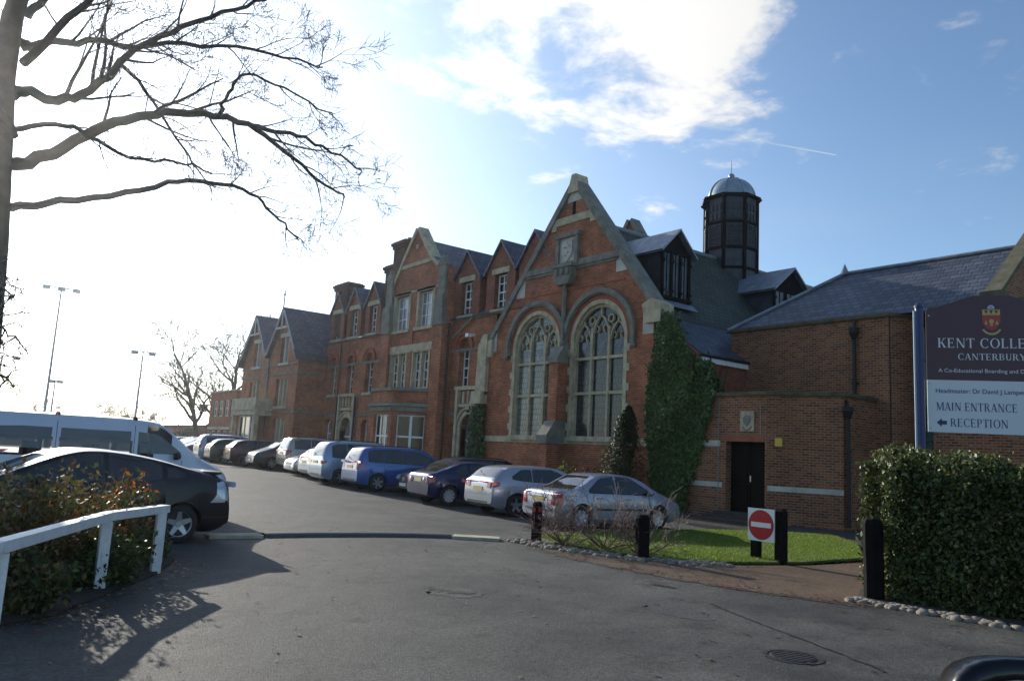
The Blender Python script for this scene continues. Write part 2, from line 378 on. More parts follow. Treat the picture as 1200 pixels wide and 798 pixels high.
def asphalt(name, c1, c2, patch, rough=.72):
    m = bpy.data.materials.new(name); m.use_nodes = True; nt = m.node_tree; N = nt.nodes; L = nt.links
    p = N['Principled BSDF']; p.inputs['Specular IOR Level'].default_value = .18
    P = N.new('ShaderNodeNewGeometry').outputs['Position']
    def noise(sc, det=6, ro=.6):
        n = N.new('ShaderNodeTexNoise'); n.inputs['Scale'].default_value = sc; n.inputs['Detail'].default_value = det; n.inputs['Roughness'].default_value = ro; L.new(P, n.inputs['Vector']); return n.outputs[0]
    def mr(x, a, b, c, d):
        n = N.new('ShaderNodeMapRange'); L.new(x, n.inputs[0]); n.inputs[1].default_value = a; n.inputs[2].default_value = b; n.inputs[3].default_value = c; n.inputs[4].default_value = d; return n.outputs[0]
    def mixc(f, a, b, t='MIX'):
        n = N.new('ShaderNodeMix'); n.data_type = 'RGBA'; n.blend_type = t
        if isinstance(f, float): n.inputs['Factor'].default_value = f
        else: L.new(f, n.inputs['Factor'])
        for k, v in (('A', a), ('B', b)):
            if isinstance(v, tuple): n.inputs[k].default_value = (*v, 1)
            else: L.new(v, n.inputs[k])
        return n.outputs['Result']
    big = mr(noise(.42, 9, .68), .36, .66, 0, 1); col = mixc(big, c1, c2)
    col = mixc(mr(noise(1.3, 9, .75), .52, .66, 0, .75), col, patch)
    grit = mr(noise(22, 9, .82), .34, .66, .42, 1.62)
    # wandering cracks and old joints
    vor = N.new('ShaderNodeTexVoronoi'); vor.feature = 'DISTANCE_TO_EDGE'; vor.inputs['Scale'].default_value = .32
    nz = N.new('ShaderNodeTexNoise'); nz.inputs['Scale'].default_value = 1.4; nz.inputs['Detail'].default_value = 6; L.new(P, nz.inputs['Vector'])
    sc = N.new('ShaderNodeVectorMath'); sc.operation = 'SCALE'; L.new(nz.outputs['Color'], sc.inputs[0]); sc.inputs['Scale'].default_value = .9
    av = N.new('ShaderNodeVectorMath'); av.operation = 'ADD'; L.new(P, av.inputs[0]); L.new(sc.outputs[0], av.inputs[1]); L.new(av.outputs[0], vor.inputs['Vector'])
    crack = mr(vor.outputs['Distance'], .001, .004, .86, 1.0)
    mu = N.new('ShaderNodeMath'); mu.operation = 'MULTIPLY'; L.new(grit, mu.inputs[0]); L.new(crack, mu.inputs[1])
    cc = N.new('ShaderNodeCombineColor')
    for i in range(3): L.new(mu.outputs[0], cc.inputs[i])
    col = mixc(1.0, col, cc.outputs[0], 'MULTIPLY'); L.new(col, p.inputs['Base Color'])
    L.new(mr(big, 0, 1, rough-.07, rough+.08), p.inputs['Roughness'])
    bp = N.new('ShaderNodeBump'); bp.inputs['Strength'].default_value = .8; bp.inputs['Distance'].default_value = .014
    h = N.new('ShaderNodeMath'); h.operation = 'MULTIPLY_ADD'; L.new(noise(70, 4, .6), h.inputs[0]); h.inputs[1].default_value = 1.6; L.new(mr(noise(2.5, 4, .5), 0, 1, 0, 2.5), h.inputs[2])
    L.new(h.outputs[0], bp.inputs['Height']); L.new(bp.outputs[0], p.inputs['Normal'])
    MATS[name] = m; return m
ASPH = asphalt('worn_asphalt', (.042, .044, .044), (.122, .120, .110), (.034, .035, .036))
PATHM = asphalt('brown_path', (.110, .075, .052), (.165, .115, .080), (.080, .058, .042), .85)
CONC = mat('pale_concrete', (.42, .38, .28), .9, var=.35, vscale=4, bump=.4, bscale=40)
SOIL = mat('dark_soil', (.035, .026, .018), .95, var=.4, vscale=3, bump=.8, bscale=12)
FIELD = mat('field_grass', (.055, .075, .022), .9, var=.4, vscale=.4, bump=.5, bscale=6)
LAWN = mat('lawn_turf', (.075, .110, .020), .9, var=.6, vscale=2.2, bump=.8, bscale=30)
PAVE = asphalt('grey_paving', (.06, .056, .052), (.085, .08, .072), (.045, .042, .04), .8)

gm = MB()
xs = [-1500, -200, -60, 0, 20, 60, 200, 1500]; ys = [-400, -100, -20, 5] + KN + [60, 100, 300, 2500]
for y in ys:
    for x in xs: gm.v.append((x, y, gz(y)))
for j in range(len(ys)-1):
    for i in range(len(xs)-1):
        a = j*len(xs)+i; gm.f.append((a, a+1, a+1+len(xs), a+len(xs))); gm.m.append(0); gm.sm.append(False)
tag(gm.build('ground', FIELD), kind='structure')
tag(sheet('car_park', [(-40,-30), (20,-30), (31,-6), (32,5), (32,120), (2,130), (-40,130)], .004, ASPH), 'worn grey asphalt drive and car park in front of the school')
sheet('path', [(9.75,11.6), (9.66,9.9), (9.69,8.1), (10.04,6.82), (10.5,5.75), (11.2,4.4), (13.2,4.2), (17.5,7.0), (16.2,8.3), (13.7,8.45), (12.2,8.9), (11.1,9.75), (10.5,11.4)], .008, PATHM)
sheet('paving', [(16.0,8.5), (17.5,7.0), (25,7), (25,20), (21.5,20), (19.0,16.6), (19.3,13.6), (21.0,12.3)], .008, PAVE)
LAWN_POLY = [(10.75,12.3), (10.8,11.0), (11.2,9.85), (12.2,9.05), (13.7,8.6), (16.0,8.6), (19.0,10.4), (20.6,12.0), (19.0,13.2), (16.3,13.9), (13.2,14.0), (11.2,13.5)]
sheet('lawn', LAWN_POLY, .05, LAWN, thick=.06)
sheet('planting_bed', [(-3,7.0), (.2,7.6), (.91,8.43), (1.35,8.75), (1.93,9.54), (2.74,10.76), (3.3,11.95), (3.3,12.6), (1.5,13.2), (-3,13.6)], .03, SOIL, thick=.04)
sheet('hedge_bed', [(10.95,6.0), (11.0,3.9), (11.2,1.5), (14.5,1.5), (14.5,6.3), (11.8,6.4)], .03, SOIL, thick=.04)
def in_poly(P, poly):
    x, y = P[:,0], P[:,1]; c = np.zeros(len(P), bool); n = len(poly)
    for i in range(n):
        (x0,y0), (x1,y1) = poly[i], poly[(i+1)%n]
        k = ((y0 > y) != (y1 > y)) & (x < (x1-x0)*(y-y0)/(y1-y0+1e-12)+x0); c ^= k
    return c
GRASS = leafmat('grass_blade', (.165, .235, .030), .5, .45)
def grass_blades():
    n = 150000
    P = np.stack([RNG.uniform(10.6, 20.8, n), RNG.uniform(8.5, 14.1, n)], 1); P = P[in_poly(P, LAWN_POLY)]; q = np.sin(P[:,0]*2.3+np.sin(P[:,1]*1.9)*1.5)*np.sin(P[:,1]*2.7+P[:,0]*.7); P = P[RNG.random(len(P)) < .72+.35*q]; n = len(P)
    ang = RNG.uniform(0, 2*np.pi, n); h = RNG.uniform(.018, .05, n); lean = RNG.normal(0, .018, (n,2)); w = .005
    dx, dy = np.cos(ang)*w, np.sin(ang)*w; z0 = np.full(n, .048)
    z0 += np.array([gz(y) for y in P[:,1]])
    V = np.stack([np.stack([P[:,0]-dx, P[:,1]-dy, z0], 1), np.stack([P[:,0]+dx, P[:,1]+dy, z0], 1), np.stack([P[:,0]+lean[:,0], P[:,1]+lean[:,1], z0+h], 1)], 1).reshape(-1,3)
    me = bpy.data.meshes.new('grass'); me.vertices.add(3*n); me.loops.add(3*n); me.polygons.add(n)
    me.vertices.foreach_set('co', V.ravel()); me.loops.foreach_set('vertex_index', np.arange(3*n, dtype=np.int32))
    me.polygons.foreach_set('loop_start', np.arange(0, 3*n, 3, dtype=np.int32)); me.polygons.foreach_set('loop_total', np.full(n, 3, dtype=np.int32))
    me.materials.append(GRASS); me.update(calc_edges=True)
    o = bpy.data.objects.new('grass', me); COL.objects.link(o); tag(o, 'short bright green grass of the lawn beside the drive', kind='stuff')
grass_blades()

# cobble edgings
COB = mat('cobble_stone', (.24, .21, .17), .9, var=.5, vscale=6, bump=.5, bscale=25)
def cobbles(name, line, width, n, seed):
    r = random.Random(seed); mb = MB(); mb.smooth = True
    segs = [(Vector(line[i]), Vector(line[i+1])) for i in range(len(line)-1)]; tot = sum((b-a).length for a, b in segs)
    for k in range(n):
        d = r.random()*tot
        for a, b in segs:
            l = (b-a).length
            if d <= l: break
            d -= l
        t = (b-a).normalized(); p = a + t*d + Vector((-t.y, t.x))*r.uniform(-.5, .5)*width
        sx, sy, sz = r.uniform(.05, .10), r.uniform(.05, .09), r.uniform(.03, .055)
        q = r.uniform(0, 3); ca, sa = math.cos(q), math.sin(q); vs = []; nn = 7
        for lv, (rr, hh) in enumerate(((1, 0), (.95, .5), (.6, .92), (0.05, 1))):
            for i in range(nn):
                an = 2*math.pi*i/nn; x, y = rr*sx*math.cos(an)*r.uniform(.85, 1.1), rr*sy*math.sin(an)*r.uniform(.85, 1.1)
                vs.append((p.x+x*ca-y*sa, p.y+x*sa+y*ca, gz(p.y)+.005+sz*hh))
        fs = [(l*nn+i, l*nn+(i+1)%nn, (l+1)*nn+(i+1)%nn, (l+1)*nn+i) for l in range(3) for i in range(nn)]
        mb.add(vs, fs)
    return mb.build(name, COB)
tag(cobbles('cobbles', [(10.3,13.0), (10.35,11.6), (10.75,10.2), (11.3,9.4), (12.0,8.95)], .5, 230, 3), 'rough cobbles edging the lawn beside the bare bushes', kind='stuff')
tag(cobbles('cobbles', [(10.75,6.0), (10.85,5.0), (10.95,3.8), (11.1,2.4)], .28, 150, 4), 'rough cobbles edging the hedge bed by the road', kind='stuff')

# road hump with pale concrete ends
hm = MB(); hm.smooth = True
hp = [(5.5,14.45), (6.5,14.42), (7.6,14.25), (8.5,14.0), (9.15,13.7)]
for seg in range(len(hp)-1):
    (xa, ya), (xb, yb) = hp[seg], hp[seg+1]; d = Vector((xb-xa, yb-ya)).normalized(); nn = Vector((-d.y, d.x))
    for (x, y) in ((xa, ya), (xb, yb)): pass
    prof = [(-.20, .0), (-.14, .045), (-.05, .08), (.05, .08), (.14, .045), (.20, .0)]
    vs = []
    for (x, y) in ((xa, ya), (xb, yb)):
        for o_, h_ in prof: vs.append((x+nn.x*o_, y+nn.y*o_, gz(y)+.002+h_))
    hm.add(vs, [(i, i+1, 7+i, 6+i) for i in range(5)])
HUMP = mat('dark_rubber', (.055, .057, .058), .75, var=.3, vscale=6, bump=.4, bscale=40)
tag(hm.build('speed_hump', HUMP), 'low dark speed hump lying across the drive', 'speed hump')
for nm, a, b, lab in (('concrete_strip', (4.5,14.5), (5.45,14.45), 'pale concrete strip at the hump end by the black car'), ('concrete_strip', (9.2,13.68), (9.95,13.1), 'pale yellowish concrete strip at the hump end by the lawn')):
    a, b = Vector(a), Vector(b); d = (b-a).normalized(); n_ = Vector((-d.y, d.x))*.20
    mb = MB(); z = gz(a.y)
    q = [a-n_, b-n_, b+n_, a+n_]; mb.add([(p.x, p.y, z) for p in q]+[(p.x, p.y, z+.06) for p in q], [(4,5,6,7),(0,1,5,4),(1,2,6,5),(2,3,7,6),(3,0,4,7)])
    tag(mb.build(nm, CONC), lab, 'concrete strip', 'concrete ends of the speed hump')
# iron cover and tar patch in the road
mb = MB(); mb.lathe([(0.001,.010),(.20,.010),(.215,.004)], (6.94,4.44,.003), 28); mb.lathe([(.235,.006),(.28,.006)], (6.94,4.44,.003), 28)
for k in range(-3, 4):
    w = math.sqrt(max(.001, .19**2-(k*.055)**2)); mb.box(6.94-w, 6.94+w, 4.44+k*.055-.008, 4.44+k*.055+.008, .012, .017)
tag(mb.build('manhole_cover', mat('cast_iron', (.035,.035,.036), .6, metal=.4, var=.4, vscale=14, bump=.3)), 'round dark iron manhole cover in the road', 'manhole cover')
def blob(cx, cy, rx, ry, seed, n=22):
    r = random.Random(seed); return [(cx+rx*math.cos(2*math.pi*i/n)*r.uniform(.75,1.1), cy+ry*math.sin(2*math.pi*i/n)*r.uniform(.75,1.1)) for i in range(n)]
TAR = asphalt('tar_patch', (.066,.068,.069), (.088,.089,.087), (.055,.056,.057))
for (cx, cy, rx, ry, sd) in ((5.75,8.45,.35,.45,1), (7.6,6.4,.3,.5,3)):
    sheet('tar_patch', blob(cx, cy, rx, ry, sd), .0075, TAR, kind='structure')
# ------------------------------------------------------------------ windows
def win(fr, parent, u0, u1, v0, v1, cols=2, rows=2, w=-.14, bar=.05, head=None, glass=None, frame=None, name='window', sash=False, mull=0.0):
    """a framed window; its pane is a sub-part"""
    mb = MB(); fw = .07
    if head is None:
        fr.box(mb, u0, u0+fw, v0, v1, w-.06, w); fr.box(mb, u1-fw, u1, v0, v1, w-.06, w)
        fr.box(mb, u0+fw, u1-fw, v0, v0+fw, w-.06, w); fr.box(mb, u0+fw, u1-fw, v1-fw, v1, w-.06, w)
        top = lambda u: v1-fw
    else:
        c, r = (u0+u1)/2, (u1-u0)/2; h = head
        fr.box(mb, u0, u0+fw, v0, v1, w-.06, w); fr.box(mb, u1-fw, u1, v0, v1, w-.06, w); fr.box(mb, u0+fw, u1-fw, v0, v0+fw, w-.06, w)
        fr.ring(mb, c, v1, r-fw, r, w-.06, w, 0, 180, 12, h/r)
        top = lambda u: v1 + h*math.sqrt(max(0, 1-((u-c)/(r-fw))**2)) - .02
    for i in range(1, cols):
        u = u0 + (u1-u0)*i/cols; b = bar*(1.5 if mull else 1); fr.box(mb, u-b/2, u+b/2, v0+fw, top(u), w-.055, w-.004)
    for j in range(1, rows):
        v = v0 + (v1-v0)*j/rows; b = bar*(1.5 if (sash and j == rows//2) else 1.0)
        fr.box(mb, u0+fw, u1-fw, v-b/2, v+b/2, w-.05, w-.008)
    f = mb.build(name, frame or WHITE, parent)
    g = MB(); poly = rect(u0+.01, u1-.01, v0+.01, v1-.01) if head is None else arch(u0+.01, u1-.01, v0+.01, v1, 12, head-.02)
    fr.wall(g, poly, (), w=w-.045); g.build('pane', glass or GLASS, f)
    return f
def sill(fr, parent, u0, u1, v, h=.13, w=.07, m=None, name='sill'):
    mb = MB(); fr.box(mb, u0, u1, v-h, v, -.13, w); return mb.build(name, m or STONE, parent)

# ------------------------------------------------------------------ the gabled hall
hall = thing('gabled_hall', 'tall red brick gabled hall with two large arched leaded windows', 'hall', (22, 25, 0))
_build = MB.build
WHOLE = {'louvre','tracery','window','pane','leaded_glazing','roof','joint','cable'}
def build2(s, name, mats, parent=None, smooth=False, recalc=True):
    # on buildings, dressings that do not touch each other become parts of their own
    if parent is not None and name not in WHOLE and not s.v == []:
        top = parent
        while top.parent: top = top.parent
        if name in ('trim','door_seam','roof_rack_foot','shield_charge') or top.get('world_children') and top.get('category') not in ('tree','ivy','hedge','sign','road sign','fence'):
            ps = s.pieces()
            if 2 <= len(ps) <= 14:
                return [_build(q, name, mats, parent, smooth, recalc) for q in ps][0]
    return _build(s, name, mats, parent, smooth, recalc)
MB.build = build2
hall['world_children'] = 1
FX = 22.0
F = Frame((FX, 0, 0), (0, 1, 0), (-1, 0, 0))      # u = Y
F.n = Vector((-1, 0, 0))
RC, LC = 23.0, 27.0                               # window centres
gp = [(19.97,0), (30.55,0), (30.55,6.95), (24.81,13.62), (19.97,7.55)]
wR, wL = arch(21.5, 24.5, 2.62, 6.62, 20), arch(25.5, 28.5, 2.62, 6.58, 20)
mb = MB(); F.wall(mb, gp, [wR, wL], depth=.34); mb.box(FX+.06, FX+9, 30.0, 30.54, 0, 6.9); mb.box(FX+.06, FX+.4, 19.98, 20.4, 0, 7.4); mb.build('front_wall', BRICK, hall)
# coping following the gable
def coping(name, pts, w0, w1, th, parent, m=STONE_DK):
    mb = MB()
    for i in range(len(pts)-1):
        (a0, b0), (a1, b1) = pts[i], pts[i+1]; d = Vector((a1-a0, b1-b0)).normalized(); n = Vector((-d.y, d.x)); n = n if n.y > 0 else -n
        q = [(a0-n.x*.04, b0-n.y*.04), (a1-n.x*.04, b1-n.y*.04), (a1+n.x*th, b1+n.y*th), (a0+n.x*th, b0+n.y*th)]
        F.prism(mb, q, w0, w1)
    return mb.build(name, m, parent)
coping('coping', [(19.8,7.35), (24.81,13.68)], -.55, .12, .24, hall)
coping('coping', [(24.81,13.68), (30.72,6.75)], -.555, .115, .24, hall)
mb = MB(); F.prism(mb, [(24.45,13.3), (25.17,13.3), (24.95,14.12), (24.67,14.12)], -.56, .14)
F.prism(mb, [(19.55,7.0), (20.35,7.0), (20.5,7.75), (20.0,7.95), (19.55,7.7)], -.6, .16); F.prism(mb, [(30.2,6.35), (30.95,6.35), (30.95,6.9), (30.6,7.15), (30.2,7.2)], -.6, .16)
mb.build('kneeler', STONE, hall)
mb = MB()
for (a, b, c, d) in ((20.0,20.55,6.6,7.5), (21.5,22.1,9.3,9.95), (28.0,28.6,9.0,9.85), (30.0,30.5,6.6,7.5), (24.35,25.25,12.9,13.3)):
    F.box(mb, a, b, c, d, -.02, .02)
mb.build('quoin', STONE_PALE, hall)
mb = MB(); F.box(mb, 19.97, 30.55, 2.34, 2.60, 0, .05); mb.build('plinth_band', STONE, hall)
mb = MB(); F.prism(mb, [(23.45,11.95), (26.2,11.95), (26.2,12.28), (23.45,12.28)], 0, .045); F.box(mb, 23.42, 23.75, 11.75, 11.95, 0, .04); F.box(mb, 25.95, 26.25, 11.75, 11.95, 0, .04); mb.build('gable_band', STONE, hall)
mb = MB(); F.prism(mb, [(21.85,9.92), (28.25,9.92), (28.0,10.2), (22.1,10.2)], 0, .10); F.box(mb, 22.0, 28.1, 9.80, 9.92, 0, .05); mb.build('string_course', STONE_DK, hall)
mb = MB(); F.box(mb, 21.6, 28.6, 8.92, 8.99, 0, .03); mb.build('brick_moulding', BRICK_ARCH, hall)
mb = MB(); F.box(mb, 24.74, 24.92, 12.28, 13.0, 0, .015); mb.build('slit', TIMBER_BLK, hall)
def great_window(cu, spring, gl, gl_dk):
    r = 1.5; u0, u1 = cu-r, cu+r
    s = MB()                                              # stone surround
    F.box(s, u0-.16, u0+.02, 2.6, spring, -.16, .03); F.box(s, u1-.02, u1+.16, 2.6, spring, -.16, .03)
    F.ring(s, cu, spring, r-.02, r+.16, -.16, .03, 0, 180, 28)
    for k in range(5):
        v = 2.9 + k*.78
        F.box(s, u0-.30, u0-.16, v, v+.3, -.02, .024); F.box(s, u1+.16, u1+.30, v, v+.3, -.02, .024)
    F.box(s, u0-.1, u1+.1, 2.45, 2.66, -.3, .14)
    win_ = s.build('great_window', STONE, hall)
    t = MB()                                              # mullions, transoms, tracery
    lw = 2*r/3
    for k in (1, 2): F.box(t, u0+k*lw-.058, u0+k*lw+.058, 2.62, spring+.52, -.30, -.10)
    for v in (4.43, 5.88): F.box(t, u0, u1, v-.06, v+.06, -.29, -.11)
    F.ring(t, cu, spring, r-.14, r, -.30, -.10, 0, 180, 28)
    F.box(t, u0, u0+.1, 2.62, spring, -.3, -.10); F.box(t, u1-.1, u1, 2.62, spring, -.3, -.10)
    for k in range(3):                                    # pointed cusped heads of the three lights
        c = u0 + (k+.5)*lw; hs = spring + (-.02 if k != 1 else .30)
        rt = math.sqrt(max(0, (r-.12)**2-(abs(c-cu)+.1)**2))
        for sgn in (-1, 1):
            F.ring(t, c - sgn*lw*.40, hs, lw*.82-.035, lw*.82+.035, -.28, -.12, (0 if sgn > 0 else 120), (60 if sgn > 0 else 180), 8)
            F.ring(t, c + sgn*lw*.24, hs+.16, lw*.10, lw*.10+.05, -.27, -.13, (100 if sgn > 0 else -80), (260 if sgn > 0 else 80), 8)
        F.box(t, c-.035, c+.035, hs+lw*.70, max(hs+lw*.72, spring+rt), -.28, -.12)
        if k == 1:
            for sgn in (-1, 1): F.ring(t, c+sgn*lw*.55, hs+lw*.55, .13, .18, -.27, -.13, 0, 360, 14)
    t.build('tracery', STONE, win_)
    rng = random.Random(int(cu))
    g = MB(); F.wall(g, arch(u0, u1, 2.62, spring, 24), (), w=-.235); g.build('leaded_glazing', gl, win_)
    b = MB()                                              # painted glass shields in the upper lights
    for k in range(3):
        c = u0+(k+.5)*lw; v = spring-.25
        F.prism(b, [(c-.16,v+.2), (c+.16,v+.2), (c+.16,v), (c,v-.22), (c-.16,v)], -.232, -.226)
    b.build('glass_shield', mat('stained_glass_shield', (.14,.12,.15) if gl is LEADED else (.09,.09,.14), .15, var=.9, vscale=9), win_)
    h = MB(); F.ring(h, cu, spring, r+.42, r+.62, 0, .16, -8, 188, 34); F.ring(h, cu, spring, r+.36, r+.42, 0, .10, -8, 188, 34)
    h.build('hood_mould', STONE_DK, win_)
    a = MB(); F.ring(a, cu, spring, r+.16, r+.36, 0, .012, 0, 180, 30); a.build('brick_arch', BRICK_ARCH, win_)
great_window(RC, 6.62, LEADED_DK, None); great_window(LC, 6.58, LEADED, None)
for cu, u in ((RC, 20.95), (LC, 29.05)):
    mb = MB(); mb.lathe([(.001,-.12),(.10,-.06),(.12,.05),(.02,.16)], (FX-.12, u, 6.2), 10); mb.build('hood_stop', STONE_DK, hall, smooth=True)
# pier between the windows, its stone weatherings, shaft, corbel and shield
mb = MB(); F.box(mb, 24.85, 25.35, 0, 2.35, 0, .95); F.box(mb, 24.82, 25.38, 2.35, 5.75, 0, .55); mb.build('pier', BRICK, hall)
mb = MB()
W = Frame((FX, 24.78, 0), (-1, 0, 0)); W.n = Vector((0, 1, 0))
W.prism(mb, [(0,5.72), (.62,5.72), (.62,5.95), (.28,6.45), (0,6.5)], 0, .64); W.prism(mb, [(0,2.3), (1.05,2.3), (1.05,2.65), (.62,3.25), (0,3.3)], 0, .64)
mb.build('pier_cap', STONE_DK, hall)
mb = MB(); mb.lathe([(.001,6.38),(.13,6.5),(.16,6.62),(.10,6.75),(.10,9.15),(.18,9.3)], (FX-.12, 25.07, 0), 12); mb.build('shaft', STONE_DK, hall, smooth=True)
mb = MB(); F.prism(mb, [(24.7,9.15), (25.44,9.15), (25.65,9.55), (25.65,9.98), (24.5,9.98), (24.5,9.55)], 0, .34); F.box(mb, 24.40, 25.75, 9.9, 10.04, 0, .42)
F.box(mb, 24.36, 24.55, 10.04, 11.3, 0, .16); F.box(mb, 25.6, 25.79, 10.04, 11.3, 0, .16); F.box(mb, 24.30, 25.85, 11.3, 11.48, 0, .2)
for k in range(3): F.box(mb, 24.62+k*.36, 24.78+k*.36, 9.55, 9.85, .34, .40)
mb.build('niche', STONE_DK, hall)
mb = MB(); F.prism(mb, [(24.55,10.04), (25.6,10.04), (25.6,11.3), (24.55,11.3)], .01, .05)
F.prism(mb, [(24.75,11.15), (25.4,11.15), (25.42,10.6), (25.08,10.2), (24.73,10.6)], .05, .12)
for (u, v, q) in ((24.93,10.9,.07), (25.2,10.85,.09), (25.0,10.62,.08), (25.18,10.5,.06), (25.05,11.03,.05)):
    c = F.p(u, v, .12); mb.lathe([(.001,-.05),(q,0),(q*.8,.03),(.001,.05)], c, 8)
mb.build('carved_shield', STONE_PALE, hall)

# main roof (ridge along +X), kicked lower slope over the aisle
EX = 46.0; RY, RZ = 24.7, 12.2
mb = MB(); mb.quad((FX+.35,RY,RZ), (EX,RY,RZ), (EX,20.45,7.4), (FX+.35,20.45,7.4)); mb.quad((FX+.35,RY,RZ), (EX,RY,RZ), (EX,30.4,6.6), (FX+.35,30.4,6.6)); mb.build('roof', SLATE_MOSS, hall)
mb = MB(); mb.quad((FX+.35,20.45,7.42), (EX,20.45,7.42), (EX,17.95,5.72), (FX+.35,17.95,5.72)); mb.quad((FX+.35,17.95,5.72), (EX,17.95,5.72), (EX,17.95,5.60), (FX+.35,17.95,5.60)); mb.quad((FX+.35,17.95,5.6), (EX,17.95,5.6), (EX,19.0,5.6), (FX+.35,19.0,5.6)); mb.build('aisle_roof', SLATE, hall)
mb = MB(); mb.tube([(FX+.3,RY,RZ+.02), (EX,RY,RZ+.02)], .11, 8); mb.build('ridge_roll', LEAD, hall)
mb = MB(); mb.box(FX+.3, 25.0, 17.9, 18.1, 5.42, 5.62); mb.build('eaves_board', WHITE, hall)
mb = MB(); mb.tube([(FX+.3,17.88,5.66), (25.0,17.88,5.66)], .06, 8); mb.build('gutter', IRON, hall)
mb = MB(); Fa = Frame((22.12,0,0), (0,1,0)); Fa.n = Vector((-1,0,0))
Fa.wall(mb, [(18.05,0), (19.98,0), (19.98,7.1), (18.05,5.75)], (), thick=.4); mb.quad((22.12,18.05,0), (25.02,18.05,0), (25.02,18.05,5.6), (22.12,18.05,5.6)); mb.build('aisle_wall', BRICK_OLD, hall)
mb = MB(); Fa.box(mb, 18.05, 19.98, 1.06, 1.26, 0, .03); Fa.box(mb, 18.05, 19.98, 2.35, 2.6, 0, .03); mb.build('aisle_band', STONE, hall)
mb = MB(); Fa.box(mb, 19.3, 19.75, 4.6, 7.2, 0, .18); mb.build('aisle_buttress', STONE_PALE, hall)

# lead dormers on the right-hand slope
def dormer(x0, x1, yf, zb, ze, za, parent, ridge_back):
    D = MB(); xm = (x0+x1)/2
    Fd = Frame((0, yf, 0), (1, 0, 0)); Fd.n = Vector((0, -1, 0))
    Fd.wall(D, [(x0,zb), (x1,zb), (x1,ze), (x0,ze)])
    for x in (x0, x1): D.quad((x,yf,zb), (x,yf,ze), (x,ridge_back,ze), (x,ridge_back,zb))
    d = D.build('dormer', LEAD_DK, parent)
    T = MB()
    n = 3
    for k in range(n+1): 
        u = x0 + (x1-x0)*k/n; Fd.box(T, u-.07, u+.07, zb, ze, 0, .08); Fd.box(T, u-.09, u+.09, ze-.55, ze-.42, .08, .12); Fd.box(T, u-.09, u+.09, zb+.25, zb+.36, .08, .12)
    Fd.box(T, x0-.1, x1+.1, zb-.08, zb+.08, 0, .14); Fd.box(T, x0-.05, x1+.05, ze-.14, ze, 0, .07)
    Fd.wall(T, [(x0-.05,ze), (x1+.05,ze), (xm,za-.1)], w=.02)
    for k in range(n): u = x0+(x1-x0)*(k+.5)/n; Fd.box(T, u-.018, u+.018, zb, ze, 0, .04)
    T.build('dormer_frame', TIMBER_BLK, d)
    G = MB(); Fd.wall(G, [(x0+.07,zb+.08), (x1-.07,zb+.08), (x1-.07,ze-.14), (x0+.07,ze-.14)], w=.015); G.build('dormer_pane', mat('dull_lead_glass', (.05,.06,.08), .25, spec=.5, var=.5, vscale=2), d)
    Rf = MB(); o = .28
    Rf.quad((xm,yf-o,za), (xm,ridge_back,za), (x0-o,ridge_back,ze-.12), (x0-o,yf-o,ze-.12)); Rf.quad((xm,yf-o,za), (xm,ridge_back,za), (x1+o,ridge_back,ze-.12), (x1+o,yf-o,ze-.12))
    Rf.quad((xm,yf-o,za-.09), (xm,ridge_back,za-.09), (x0-o,ridge_back,ze-.21), (x0-o,yf-o,ze-.21)); Rf.quad((xm,yf-o,za-.09), (xm,ridge_back,za-.09), (x1+o,ridge_back,ze-.21), (x1+o,yf-o,ze-.21))
    Rf.quad((xm,yf-o,za), (x0-o,yf-o,ze-.12), (x0-o,yf-o,ze-.21), (xm,yf-o,za-.09)); Rf.quad((xm,yf-o,za), (x1+o,yf-o,ze-.12), (x1+o,yf-o,ze-.21), (xm,yf-o,za-.09))
    Rf.build('dormer_roof', LEAD, d)
    fl = MB(); fl.quad((x0-.2,yf-.02,zb-.05), (x1+.2,yf-.02,zb-.05), (x1+.2,yf-.45,zb-.42), (x0-.2,yf-.45,zb-.42)); fl.build('flashing', LEAD, d)
    return d
dormer(23.7, 25.35, 21.2, 8.45, 10.5, 11.45, hall, 24.5)
dormer(31.2, 33.9, 21.0, 8.6, 10.15, 11.3, hall, 24.3)
# a small brick gable rising behind the ridge
mb = MB(); Fg = Frame((27.9,0,0), (0,1,0)); Fg.n = Vector((-1,0,0)); Fg.prism(mb, [(25.4,11.0), (28.9,11.0), (27.15,13.75)], -.4, 0); mb.build('rear_gable', BRICK_OLD, hall)
mb = MB()
for a, b in (((25.3,11.0), (27.15,13.85)), ((27.15,13.85), (29.0,11.0))):
    d = (Vector(b)-Vector(a)).normalized(); n = Vector((-d.y, d.x)); n = n if n.y > 0 else -n
    Fg.prism(mb, [a, b, (b[0]+n.x*.2, b[1]+n.y*.2), (a[0]+n.x*.2, a[1]+n.y*.2)], -.5, .1)
mb.build('rear_coping', STONE_DK, hall)

# octagonal louvred turret with a metal dome
TX, TY, TR = 32.85, 24.7, 1.34
A0 = math.pi/8
mb = MB(); mb.lathe([(TR,9.6),(TR,15.45)], (TX,TY,0), 8, a0=A0, cap=True); tur = mb.build('turret', LEAD_DK, hall)
mb = MB()
for k in range(8):
    a = A0 + k*math.pi/4; c = Vector((TX+math.cos(a)*(TR+.02), TY+math.sin(a)*(TR+.02), 0))
    mb.tube([c+Vector((0,0,9.7)), c+Vector((0,0,15.5))], .10, 6)
    mb.tube([c+Vector((0,0,15.25)), c+Vector((math.cos(a)*.22, math.sin(a)*.22, 15.45))], .06, 5)
for z, w in ((15.5,.20), (14.1,.07), (12.75,.07), (11.7,.06)): mb.lathe([(TR-.05,z-.07),(TR+w,z-.05),(TR+w,z+.07),(TR-.05,z+.09)], (TX,TY,0), 8, a0=A0)
mb.build('turret_frame', TIMBER_BLK, tur)
mb = MB()
